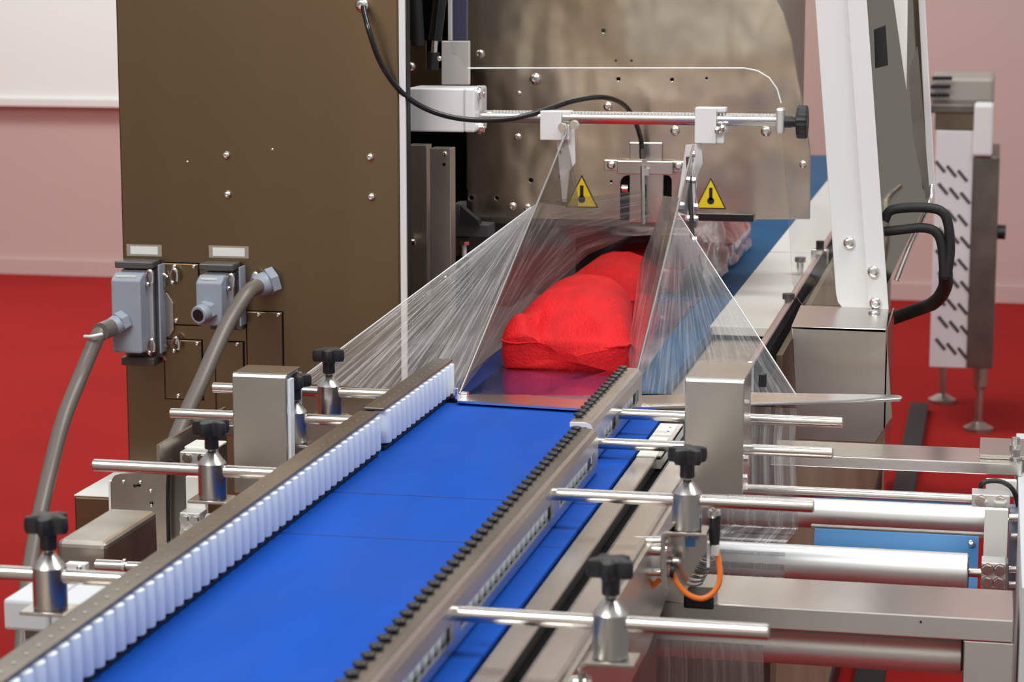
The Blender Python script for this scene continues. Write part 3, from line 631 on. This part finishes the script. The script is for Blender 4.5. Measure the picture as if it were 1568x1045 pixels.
b4 = bag(-.505, 3.82, 4.14, .156, .080, 'red_wrapped', 21, 'dark red film-wrapped bag on the dark blue outfeed belt', True)
wf = thing('wrapper', (-.5, 3.7, .9), 'crinkled clear wrapper around the dark red bags past the front plate', 'film')
MB().sheet(V(-.425, 3.47, .905), V(-.42, 4.1, .905), V(-.47, 4.1, .99), V(-.44, 3.47, .995), 30, 10, lambda u, w: Vector((.012, 0, .006))*noise.noise(Vector((u*9, w*4, 3)))).build('sleeve', 'film_bag', wf, fixn=False)
MB().sheet(V(-.44, 3.47, .995), V(-.47, 4.1, .99), V(-.58, 4.1, .99), V(-.60, 3.47, .99), 30, 10, lambda u, w: Vector((0, 0, .008))*noise.noise(Vector((u*9, w*4, 8)))).build('sleeve_top', 'film_bag', wf, fixn=False)
# ================================================================== front plate of the sealing head
PYf = 3.45
Q = lambda px, py, dy=0: Yp(px, py, PYf-dy)
fpl = thing('sealing_head_plate', Q(980, 330), 'large polished steel front plate of the sealing head with screws and holes', 'plate')
out = [(716, -90), (716, 318), (724, 330), (736, 336), (1240, 336), (1241, 232), (1234, 180), (1222, 120), (1212, 60), (1200, 20), (1180, -20), (1150, -90)]
MB().prism([Q(*p) for p in out], (0, .006, 0)).build('plate', 'steel_plate', fpl, .001)
for px, py, r in ((735, 83, .0075), (820, 121, .009), (931, 163, .007), (1034, 200, .0075), (1173, 201, .008), (785, 316, .0065), (808, 318, .006), (1230, 252, .006), (795, 143, .004), (793, 210, .006)): bolt(Q(px, py), DN, r, r*.9, fpl)
for px, py, r in ((924, 47, .0034), (947, 121, .003), (943, 93, .0018), (967, 93, .0018), (1029, 122, .0028), (1082, 120, .002), (813, 276, .0036), (722, 303, .0038), (761, 303, .0034), (936, 278, .0022)):
    o = Q(px, py); h = MB().lathe((o.x, PYf, o.z), DN, [(r*1.25, 0), (r*1.2, .0008), (r*.98, .0006)], n=18).build('hole_rim', 'steel', fpl); MB().cyl((o.x, PYf-.0007, o.z), (o.x, PYf-.0003, o.z), r, n=18).build('bore', 'gap', h)
# white guide plates hanging below the sliders are in the slider assembly; black strip under the plate
B(Q(1068, 330).x, Q(1156, 330).x, PYf-.02, PYf+.03, Q(1100, 337).z, Q(1100, 325).z).build('lower_bar', 'black_gloss', fpl, .001)
B(Q(735, 338).x, Q(1066, 338).x, PYf-.004, PYf+.02, Q(900, 345).z, Q(900, 336).z).build('lower_edge', 'steel_dark', fpl)
B(Q(712, 0).x, Q(1200, 0).x, PYf+.008, PYf+.4, 1.06, 1.6).build('head_body', 'steel_dark', fpl)
# warning triangles
def warn(px0, px1, pt, pb, yw, label, name='warning_sign'):
    a, b, c = Yp((px0+px1)/2, pt, yw), Yp(px0, pb, yw), Yp(px1, pb, yw)
    b.z = c.z = (b.z+c.z)/2; g = (a+b+c)/3
    t = thing(name, g, label, 'sign', 'yellow hot-surface signs')
    MB().prism([p.copy() for p in (a, b, c)], (0, -.0008, 0)).build('border', 'black_matt', t)
    MB().prism([g+(p-g)*.885+V(0, -.0008, 0) for p in (a, b, c)], (0, -.0004, 0)).build('panel', 'yellow', t)
    h = a.z-b.z; o = V(g.x, yw-.0012, b.z)
    MB().cyl(o+V(0, 0, h*.26), o+V(0, -.0004, h*.26), h*.115, n=20).build('bulb_mark', 'black_matt', t)
    MB().box(o.x-h*.055, o.x+h*.055, yw-.0016, yw-.0012, b.z+h*.28, b.z+h*.68).build('stem_mark', 'black_matt', t)
warn(866, 916, 268, 318, PYf-.0004, 'yellow warning triangle with thermometer mark partly behind the left film fold')
warn(1065, 1112, 272, 320, PYf-.0004, 'yellow warning triangle with thermometer mark beside the black hinge rod')
# centre bracket and thermo probe
cb = thing('centre_bracket', Q(985, 340), 'steel bridge bracket with two bolts at the centre of the front plate', 'bracket')
def qbox(x0, x1, y0, y1, d0, d1, n, m, par, bev=.001): p, q = Q(x0, y0, d1), Q(x1, y1, d1); return B(p.x, q.x, PYf-d1, PYf-d0, q.z, p.z).build(n, m, par, bev)
for x0, x1 in ((950, 974), (1012, 1028)):
    pts = []; p, q = Q(x0, 268), Q(x1, 345); w2 = (q.x-p.x)/2
    for i in range(9): a = math.pi*(1-i/8); pts.append(V(p.x+w2+w2*math.cos(a), PYf-.0006, p.z-w2+w2*math.sin(a)))
    MB().prism(pts+[V(q.x, PYf-.0006, q.z), V(p.x, PYf-.0006, q.z)], (0, -.0004, 0)).build('slot_opening', 'gap', cb)
qbox(964, 1015, 262, 342, .002, .012, 'tongue', 'steel', cb)
qbox(964, 1014, 218, 247, .001, .004, 'back_tab', 'steel', cb)
qbox(945, 1030, 246, 268, .012, .020, 'bridge', 'steel', cb)
o = qbox(925, 946, 245, 262, .0, .008, 'ear', 'steel', cb); bolt(Q(936, 253, .008), DN, .0065, .006, o)
o = qbox(1030, 1048, 247, 264, .0, .008, 'ear', 'steel', cb); bolt(Q(1039, 254, .008), DN, .0065, .006, o)
qbox(985, 989, 283, 330, .0121, .0126, 'slit', 'gap', cb, 0)
MB().cyl(Q(953, 289, .002), Q(962, 289, .002), .007, n=16).build('spring_seat', 'chrome', cb)
pb = thing('temperature_probe', Q(984, 342, .028), 'thin steel probe in front of the centre bracket on a black lead', 'probe')
MB().cyl(Q(984, 254, .028), Q(985, 343, .030), .0034, n=14).build('rod', 'chrome', pb)
MB().cyl(Q(983, 228, .028), Q(984, 243, .028), .0048, n=14).build('ferrule', 'steel_dark', pb)
B(Q(988, 262).x, Q(998, 262).x, PYf-.03, PYf-.020, Q(990, 266).z, Q(990, 256).z).build('clip', 'chrome', pb)
cl = [C(556, 10, .012), Yp(566, 50, 2.97), Yp(585, 100, 2.98), Yp(617, 143, 3.0), Yp(660, 170, 3.02), Yp(715, 183, 3.04), Yp(780, 182, 3.08), Yp(830, 170, 3.12), Yp(880, 154, 3.17), Yp(925, 149, 3.24), Yp(955, 160, 3.32), Yp(972, 185, 3.38), Q(981, 212, .032), Q(983, 230, .028)]
tag(MB().tube(cl, .0038, n=12).build('sensor_lead', 'black_gloss'), 'glossy black lead drooping from the cabinet bushing to the probe', 'cable')
# ================================================================== graduated rod with sliders
SY = 3.12
G = lambda px, py, dy=0: Yp(px, py, SY-dy)
rs_ = thing('graduated_rod', G(960, 180), 'graduated steel adjusting rod on a white block with black knurled knob', 'rod')
p, q = G(622, 135, .03), G(728, 203, .03)
B(p.x, q.x-.016, SY-.03, SY+.05, q.z, p.z).build('mounting_block', 'white_paint', rs_, .002); 
o = B(q.x-.0155, q.x, SY-.033, SY+.045, q.z, p.z+.001).build('clamp_cap', 'white_paint', rs_, .003)
for py in (143, 196): r = G(736, py, .01); bolt((q.x, r.y, r.z), (1, 0, 0), .007, .008, o, hexa=True); 
zr = G(960, 181).z; xa = Xof(726, SY, zr); xb = Xof(1192, SY, zr)
MB().cyl((xa, SY, zr), (xb, SY, zr), .0085, n=28).build('rod', 'steel_rod', rs_)
# graduation: a toothed strip on top of the rod, each tooth a mark
n = 84; x0 = Xof(757, SY, zr); x1 = Xof(1186, SY, zr)
st = MB()
for i in range(n): xx = x0+(x1-x0)*i/n; st.box(xx, xx+(x1-x0)/n*.5, SY-.0065, SY-.002, zr+.0055, zr+.0088)
o = st.build('graduation', 'white_paint', rs_); o['kind'] = 'stuff'
p, q = G(1188, 166, .012), G(1200, 205, .012); B(p.x, q.x, SY-.012, SY+.012, q.z, p.z).build('end_clamp', 'alu_block', rs_, .003)
kx = q.x
MB().lathe((kx, SY, zr-.002), (1, 0, 0), [(.008, 0), (.008, .010), (.007, .010), (.007, .017)], n=20).build('knob_neck', 'black_plastic', rs_)
kn = 40; MB().rings([[V(kx+h, SY+(r+(.0007 if i % 2 else 0))*math.cos(2*math.pi*i/kn), zr-.002+(r+(.0007 if i % 2 else 0))*math.sin(2*math.pi*i/kn)) for i in range(kn)] for r, h in ((.017, .016), (.0215, .017), (.022, .020), (.022, .029), (.0205, .031), (.012, .032))], smooth=False).build('knurled_knob', 'black_plastic', rs_)
def slider(x0, x1, y0, y1, arm, label, flip):
    t = thing('rod_slider', G((x0+x1)/2, y1), label, 'slider', 'white sliders on the graduated rod')
    p, q = G(x0, y0, .014), G(x1, y1, .014)
    B(p.x, q.x, SY-.014, SY-.009, q.z, p.z).build('front_cheek', 'white_paint', t, .001); B(p.x, q.x+.012, SY-.009, SY+.014, p.z-.006, p.z).build('top_lug', 'white_paint', t, .001)
    B(p.x, q.x+.010, SY-.009, SY+.014, q.z, zr-.0095).build('lower_body', 'white_paint', t, .001)
    MB().prism([G(*a) for a in arm], (0, .003, 0)).build('hanger_plate', 'white_paint', t, .0008)
    return t
s1 = slider(827, 859, 170, 215, ((851, 200), (880, 198), (881, 250), (872, 262), (867, 310), (861, 310)), 'white slider with hanger plate, toward the white mounting block', False)
for px, py in ((862, 195), (880, 191)): bolt(G(px, py, .016), DN, .0055, .006, s1, hexa=True)
for px, py in ((857, 232), (856, 270), (862, 311)): bolt(G(px, py, .002), DN, .0018, .0012, s1, m='black_gloss')
s2 = slider(1064, 1096, 165, 220, ((1050, 222), (1074, 220), (1076, 250), (1068, 268), (1062, 330), (1034, 330)), 'white slider with hanger plate, toward the black knurled knob', True)
for px, py in ((1098, 200), (1106, 197)): bolt(G(px, py, .012), V(1, -.5, 0), .005, .006, s2, hexa=True)
hg = thing('hinge_rod', G(1060, 365), 'dark upright hinge rod with small nuts beside the right warning triangle', 'rod')
MB().cyl(G(1054, 240, .02), G(1060, 366, .02), .0036, n=14).build('rod', 'grey_dark', hg); MB().cyl(G(1061, 240, .02), G(1068, 322, .02), .0008, n=6).build('wire', 'steel_rod', hg)
for px, py in ((1062, 237), (1054, 277), (1063, 277), (1066, 317), (1053, 335), (1066, 335), (1064, 368)): MB().cyl(G(px-3, py, .022), G(px+3, py, .022), .0048, n=6, smooth=False).build('nut', 'chrome', hg)
# ================================================================== posts and strut in the gap beside the cabinet
gpz = thing('column_pair', Yp(656, 470, 3.25), 'two upright dull steel columns in the gap beside the cabinet', 'column')
for x0, x1, y0, yw, m in ((624, 655, 222, 3.27, 'steel_column'), (658, 691, 227, 3.23, 'steel_column')):
    p, q = Yp(x0, y0, yw), Yp(x1, 470, yw); o = B(p.x, q.x, yw, yw+.03, .55, p.z).build('column', m, gpz, .001)
    if x0 > 650:
        for py in (236, 426): bolt(Yp(681, py, yw), DN, .004, .003, o)
        bolt(Yp(680, 252, yw), DN, .0026, .001, o, m='gap')
    else: MB().cyl(Yp(624, 371, yw-.02), Yp(636, 371, yw-.02), .005, n=16).build('pin', 'chrome', o)
bp = thing('gap_shade', (-.85, 3.55, .6), 'near-black sheet painted as deep shade between cabinet and front plate', 'panel')
B(-1.25, Yp(800, 100, 3.6).x, 3.6, 3.62, .60, 1.7).build('panel', 'gap', bp)  # near-black sheet stands in for the shaded depth of the gap
gb = thing('angle_bracket', Yp(720, 360, 3.4), 'grey angle bracket and cross bolt under the front plate corner', 'bracket')
MB().prism([Yp(*p, 3.38) for p in ((692, 313), (703, 313), (704, 343), (747, 346), (747, 363), (692, 362))], (0, .05, 0)).build('angle', 'grey_gate', gb)
MB().prism([Yp(*p, 3.36) for p in ((704, 314), (716, 325), (732, 338), (733, 345), (704, 343))], (0, .02, 0)).build('inner_block', 'black_matt', gb)
B(Yp(692, 365, 3.5).x, Yp(745, 390, 3.5).x, 3.5, 3.55, Yp(700, 392, 3.5).z, Yp(700, 364, 3.5).z).build('lower_plate', 'steel_plate', gb)
MB().cyl(Yp(711, 393, 3.36), Yp(711, 373, 3.36), .0035, n=12).build('bolt_shank', 'white_paint', gb); MB().cyl(Yp(711, 375, 3.36), Yp(711, 370, 3.36), .008, n=6, smooth=False).build('bolt_head', 'chrome', gb)
gs = thing('gas_strut', Yp(662, 105, 3.2), 'black gas strut with ball joint above the white block', 'strut')
MB().cyl(Yp(678, -40, 3.2), Yp(666, 62, 3.2), .0095, n=20).build('cylinder', 'black_gloss', gs); MB().cyl(Yp(666, 62, 3.2), Yp(664, 90, 3.2), .0045, n=16).build('piston', 'chrome', gs)
MB().cyl(Yp(664, 80, 3.2), Yp(662, 106, 3.2), .0085, n=16).build('end_fitting', 'black_plastic', gs); bolt(Yp(673, 90, 3.18), DN, .004, .005, gs, 'ball_pin')
MB().cyl(Yp(634, -40, 3.3), Yp(640, 70, 3.3), .010, n=18).build('second_cylinder', 'black_matt', gs)
hb = thing('head_bracket', Yp(660, 125, 3.26), 'pale folded bracket plates behind the gas strut', 'bracket')
MB().prism([Yp(*p, 3.30) for p in ((622, 62), (652, 62), (652, 132), (622, 132))], (0, .004, 0)).build('back_plate', 'steel_plate', hb)
MB().prism([Yp(*p, 3.27) for p in ((676, 63), (718, 63), (718, 130), (676, 130))], (0, .01, 0)).build('white_plate', 'white_paint', hb, .001)
MB().prism([Yp(*p, 3.28) for p in ((652, 105), (678, 105), (678, 130), (652, 130))], (0, .01, 0)).build('lower_tab', 'steel_plate', hb)
B(Yp(686, -40, 3.3).x, Yp(690, -40, 3.3).x, 3.3, 3.31, Yp(686, 62, 3.3).z, 1.5).build('bright_edge', 'white_paint', hb)
B(Yp(690, -40, 3.34).x, Yp(714, -40, 3.34).x, 3.34, 3.35, Yp(686, 66, 3.34).z, 1.5).build('blue_glass', 'bed_navy', hb)
bolt(Yp(629, 102, 3.30), DN, .007, .006, hb)
# ================================================================== guard: tilted white post, clear door, steel foot box, side guard
GY = 3.12
gd_ = thing('guard_post', Yp(1320, 478, GY), 'tilted white sheet metal guard post with screws on a steel foot box', 'post')
Pq = lambda px, py, dy=0: Yp(px, py, GY-dy)
def ext(a, b, t): return (a[0]+(b[0]-a[0])*t, a[1]+(b[1]-a[1])*t)
MB().prism([Pq(*p) for p in ((1241, -100), (1304, -100), (1341, 478), (1302, 476), (1290, 472), (1283, 463), (1280, 450))], (0, .003, 0)).build('front_flange', 'white_paint', gd_, .001)
MB().prism([Pq(*p, .004) for p in ((1290, -100), (1320, -100), (1361, 479), (1330, 477))], (0, .003, 0)).build('outer_flange', 'white_paint', gd_, .001)
for px, py, d in ((1300, 372, .0005), (1337, 416, .0045), (1340, 464, .0045)): bolt(Pq(px, py, d), DN, .0085, .006, gd_)
ac = [(690, -100), (690, 70), (692, 82), (700, 85), (706, 98), (716, 104), (1140, 104), (1160, 108), (1178, 119), (1190, 136), (1196, 158), (1198, 230), (1207, 330), (1213, 430), (1219, 455), (1232, 472), (1252, 478), (1302, 479), (1262, -100)]
da = thing('guard_door', Pq(1250, 478, -.004), 'clear acrylic guard sheet with rounded cut-out in front of the plate', 'guard')
MB().prism([Pq(*p, -.0035) for p in ac], (0, .004, 0)).build('sheet', 'acrylic', da)
edge = [(716, 104.5), (1140, 104.5), (1160, 108.5), (1178, 119.5), (1190, 136.5), (1196, 158)]
MB().tube([Pq(*p, -.0030) for p in edge], .0011, n=6, res=0).build('polished_edge', 'white_paint', da)
fb = thing('guard_foot_box', Pq(1290, 680, .2), 'brushed steel folded box with clipped corner below the guard post', 'box')
FY = 2.93; fz = lambda px, py: Yp(px, py, FY)
MB().prism([fz(*p) for p in ((1212, 500), (1357, 504), (1366, 640), (1340, 679), (1222, 674))], (0, .003, 0)).build('front', 'steel', fb, .001)
tp = fz(1212, 500); tq = fz(1357, 504)
MB().prism([V(tp.x, FY, tp.z), V(tq.x, FY, tp.z-.001), V(Pq(1361, 479).x, GY, tp.z-.001), V(Pq(1226, 478).x, GY, tp.z)], (0, 0, -.003)).build('top', 'steel', fb)
MB().prism([V(tq.x, FY, tp.z), V(tq.x, GY, tp.z), V(tq.x, GY, .72), V(tq.x, FY, .72)], (.002, 0, 0)).build('side', 'guard_steel', fb)
bolt(V(Pq(1341, 490).x, GY-.05, tp.z-.0008), (0, 0, 1), .008, .005, fb)
sg = thing('side_guard', (-.15, 3.8, .95), 'tall smoky polished side guard panel behind the white post', 'guard')
gz = lambda px, py, y: Yp(px, py, y)
MB().prism([gz(1356, 440, 3.20), gz(1424, 300, 3.26), gz(1405, -80, 3.26), gz(1318, -80, 3.20)], (0, .003, 0)).build('panel', 'guard_steel', sg)
MB().prism([gz(1421, 288, 3.25), gz(1432, 292, 3.25), gz(1412, -80, 3.25), gz(1402, -80, 3.25)], (0, .012, 0)).build('edge_strip', 'white_paint', sg, .001)
MB().prism([gz(1357, -80, 3.19), gz(1391, -80, 3.19), gz(1388, 138, 3.19)], (0, .002, 0)).build('white_stay', 'ivory_paint', sg)
MB().prism([gz(1391, 110, 3.185), gz(1405, 70, 3.185), gz(1424, 300, 3.185), gz(1418, 306, 3.185), gz(1398, 210, 3.185)], (0, .002, 0)).build('dark_rib', 'steel_dark', sg)
MB().prism([gz(1338, 45, 3.185), gz(1356, 38, 3.185), gz(1360, 100, 3.185), gz(1340, 105, 3.185)], (0, .004, 0)).build('latch_block', 'black_plastic', sg, .001)
MB().tube([gz(1427, 285, 3.22), gz(1424, 308, 3.2), gz(1410, 340, 3.2), gz(1392, 380, 3.2), gz(1372, 430, 3.19)], .0035, n=10).build('stay_rod', 'chrome', sg)
hl = thing('hose_loop', Yp(1400, 400, 3.15), 'pair of thick black rubber hose loops on the side guard', 'hose')
HY = 3.16
for pts in (((1354, 338), (1362, 324), (1380, 319), (1415, 318), (1440, 323), (1451, 340), (1455, 380), (1450, 424)), ((1354, 355), (1380, 352), (1412, 349), (1432, 355), (1442, 375), (1446, 424))):
    MB().tube([Yp(*p, HY) for p in pts], .0068, n=14).build('hose', 'black_matt', hl)
MB().tube([Yp(1448, 418, HY), Yp(1447, 440, HY+.04), Yp(1432, 462, HY+.12), Yp(1400, 476, HY+.22), V(-.257, HY+.30, .83)], .010, n=14).build('hose_end', 'black_matt', hl)
# ================================================================== film roller frame on the right
fr = thing('film_unwind_stand', (0, 2.4, 0), 'steel roller frame with cross beams and side plate right of the belt', 'machine frame')
def beam(px0, px1, pyt0, y0, y1, h, name, m='steel_bright'):
    z = Yp((px0+px1)/2, pyt0, y0).z; return B(Xof(px0, y0, z), Xof(px1, y0, z), y0, y1, z-h, z).build(name, m, fr, .0012), z
bm1, z1 = beam(1180, 1566, 703, 2.60, 2.68, .014, 'upper_beam')
bm2, z2 = beam(1010, 1552, 936, 2.15, 2.26, .022, 'lower_beam')
bx = Xof(1552, 2.15, z2-.03); B(Xof(1475, 2.15, z2-.03), bx, 2.151, 2.259, .0, z2-.0225).build('leg', 'steel_bright', fr, .0012)
B(Yp(1410, 952, 2.15).x-.001, Yp(1410, 952, 2.15).x+.001, 2.149, 2.151, Yp(1410, 953, 2.15).z-.001, Yp(1410, 953, 2.15).z+.001).build('pin_hole', 'gap', bm2)
B(Xof(1563, 2.12, .8), Xof(1563, 2.12, .8)+.012, 2.12, 2.85, .30, z1-.0145).build('side_plate', 'light_grey', fr, .001)
p, q = Yp(1500, 688, 2.59), Yp(1566, 700, 2.59); B(p.x, q.x+.02, 2.62, 2.72, z1+.0003, z1+.005).build('joint_plate', 'steel', bm1, .0008)
for px, py in ((1555, 681), (1555, 700)):
    o = Zp(px, py+6, z1+.005); MB().cyl(o, o+V(0, 0, .004), .007, n=16).build('washer', 'chrome', bm1); MB().cyl(o+V(0, 0, .004), o+V(0, 0, .013), .005, n=6, smooth=False).build('bolt_head', 'chrome', bm1)
zz = Yp(1320, 758, 2.5).z; yq = 2.5
MB().cyl((Xof(1130, yq, zz), yq, zz), (Xof(1498, yq, zz), yq, zz), .0062, n=20).build('cross_rod', 'steel_rod', fr)
clampblock(fr, 1488, 1546, 757, 779, 2.485, .03, 2, 1, r=.0055)
p, q = Yp(1508, 780, 2.46), Yp(1541, 872, 2.46); B(p.x, q.x, 2.46, 2.47, q.z, p.z).build('upright_strip', 'ivory_paint', fr, .0008)
clampblock(fr, 1503, 1539, 862, 903, 2.40, .03, 2, 2, r=.0055)
p, q = Yp(1503, 903, 2.40), Yp(1541, 942, 2.40); B(p.x, q.x, 2.402, 2.43, z2-.01, p.z).build('block_foot', 'steel', fr)
p, q = Yp(1510, 735, 2.55), Yp(1556, 762, 2.55); B(p.x, q.x, 2.55, 2.56, q.z, p.z).build('tab', 'ivory_paint', fr, .001)
B(Yp(1545, 810, 2.5).x, Yp(1560, 810, 2.5).x, 2.5, 2.54, Yp(1550, 905, 2.5).z, Yp(1550, 785, 2.5).z).build('bearing_bar', 'grey_plastic', fr, .001)
for px, py in ((1553, 793), (1556, 821), (1553, 872), (1553, 895)): MB().cyl(Yp(px-8, py, 2.49), Yp(px+8, py, 2.49), .0045, n=14).build('spindle', 'chrome', fr)
tag(MB().tube([Yp(1502, 754, 2.53), Yp(1503, 742, 2.52), Yp(1516, 737, 2.52), Yp(1536, 739, 2.52), Yp(1552, 752, 2.52), Yp(1560, 780, 2.53), Yp(1561, 800, 2.54)], .0028, n=10).build('black_lead', 'black_plastic'), 'thin black lead arching over the white upright strip', 'cable')
def idler(pxr, pyc, y, r, axle, label, x0=-.66):
    z = Yp(pxr-150, pyc, y).z; x1 = Xof(pxr, y, z)
    t = thing('idler_roller', ((x0+x1)/2, y, z-r), label, 'roller', 'aluminium film rollers')
    MB().lathe((x0, y, z), (1, 0, 0), [(r-.002, 0), (r, .001), (r, x1-x0-.001), (r-.002, x1-x0)], n=40).build('tube', 'alu', t)
    MB().cyl((x1, y, z), (x1+.001, y, z), r-.004, n=28).build('end_cap', 'black_matt', t)
    if axle: MB().cyl((x1, y, z), (Xof(axle, y, z), y, z), .005, n=16).build('axle', 'steel_rod', t)
    return z
ri1 = idler(1509, 790, 2.58, .0185, 1560, 'aluminium film roller behind the blue plate, under the cross rod')
ri2 = idler(1482, 869, 2.42, .0205, 1505, 'aluminium film roller with exposed axle before the blue plate')
ri3 = idler(1473, 994, 2.21, .0195, None, 'lowest aluminium film roller under the long steel beam')
bpl = thing('blue_plate', Yp(1370, 870, 2.5), 'flat blue plate with one screw between two film rollers', 'plate')
p = Yp(1248, 813, 2.52); q = Yp(1499, 822, 2.52)
MB().prism([V(p.x, 2.52, (p.z+q.z)/2), V(q.x, 2.52, (p.z+q.z)/2), V(q.x, 2.47, p.z-.05), V(p.x, 2.47, p.z-.05)], (0, .003, .001)).build('plate', 'plate_blue', bpl)
bolt(Yp(1487, 833, 2.51), V(0, -1, .6), .004, .004, bpl)
B(p.x-.005, q.x+.012, 2.525, 2.535, p.z, p.z+.004).build('back_lip', 'steel_dull', bpl)
# film running over the rollers
FX0, FX1 = -.66, -.205
path = [(2.60, .898), (2.595, .86), (2.58-.0195, ri1+.012), (2.58-.0195, ri1-.008), (2.58-.012, ri1-.017), (2.42, ri2+.0215), (2.42-.016, ri2+.014), (2.42-.0215, ri2), (2.42-.016, ri2-.014), (2.30, ri3+.012), (2.21, ri3+.0205), (2.21-.015, ri3+.014), (2.21-.0205, ri3), (2.185, ri3-.03), (2.18, .55), (2.18, .35)]
rg = []
for k, (y, z) in enumerate(path):
    x1 = FX1-.006*(k < 2)+.004*noise.noise(Vector((k*1.3, 0, 0)))
    row = []
    for i in range(25):
        t = i/24; x = FX0+(x1-FX0)*t; d = .003*noise.noise(Vector((x*40, z*3, 0))) if k > 12 else 0
        row.append(V(x, y+d, z))
    rg.append(row)
dm = MB().rings(rg, close=False, caps=False); dm.uv = [(i/24, k/15) for k in range(len(rg)) for i in range(25)]; dm.build('web_drape', 'film_drape', fu, fixn=False)
# ================================================================== second machine in the background
BYk = 7.0
bk = thing('background_machine', Yp(1498, 655, BYk)*1, 'blurred second machine with slotted white panel and dark frame on red carpet', 'machine')
K = lambda px, py, dy=0: Yp(px, py, BYk-dy)
def kb(x0, x1, y0, y1, d0, d1, n, m, bev=.003): p, q = K(x0, y0, d1), K(x1, y1, d1); return B(p.x, q.x, BYk-d1, BYk-d0, q.z, p.z).build(n, m, bk, bev)
pan = kb(1434, 1496, 200, 565, .0, .02, 'slotted_panel', 'perforated')
kb(1490, 1520, 240, 565, -.5, .03, 'dark_frame', 'steel_dark')
kb(1432, 1496, 172, 200, -.5, .0, 'dark_window', 'guard_steel')
kb(1492, 1519, 160, 240, -.1, .05, 'white_corner', 'white_paint', .008)
kb(1425, 1492, 160, 174, -.3, .03, 'top_rail', 'steel_dark')
kb(1425, 1522, 118, 160, -.6, -.2, 'grey_hood', 'hood_satin', .012)
kb(1434, 1496, 200, 565, -.5, -.02, 'core', 'steel_dark')
for r in range(9):
    for c in range(3):
        px, py = 1440+c*17+(r % 2)*4, 255+r*34+c*7
        if px > 1486: continue
        a = K(px-7, py-8, .0215); b2 = K(px+7, py+9, .0215)
        d = (b2-a).normalized(); nrm = V(-d.z, 0, d.x)*.005
        MB().prism([a+nrm, b2+nrm, b2-nrm, a-nrm], (0, .001, 0)).build('slot', 'grey_dark', pan)
for i in range(4):
    for j in range(3):
        MB().cyl(K(1432+i*7-j*2, 123+j*13, -.15), K(1432+i*7-j*2, 117+j*13, -.15), .010, n=10).build('hood_cap', 'black_matt', bk)
MB().cyl(K(1522, 355), K(1540, 356), .022, n=18).build('side_knob', 'black_plastic', bk)
for px in (1498, ):
    o = K(px, 655); MB().lathe((o.x, BYk, 0), (0, 0, 1), [(.045, 0), (.045, .012), (.03, .02), (.012, .03), (.012, .13), (.022, .14), (.022, K(1498, 560).z)], n=20).build('adjustable_foot', 'steel_dull', bk)
    MB().lathe((o.x-.12, BYk+.45, 0), (0, 0, 1), [(.045, 0), (.045, .012), (.012, .03), (.012, .13), (.022, .14), (.022, .2)], n=20).build('adjustable_foot', 'steel_dull', bk)
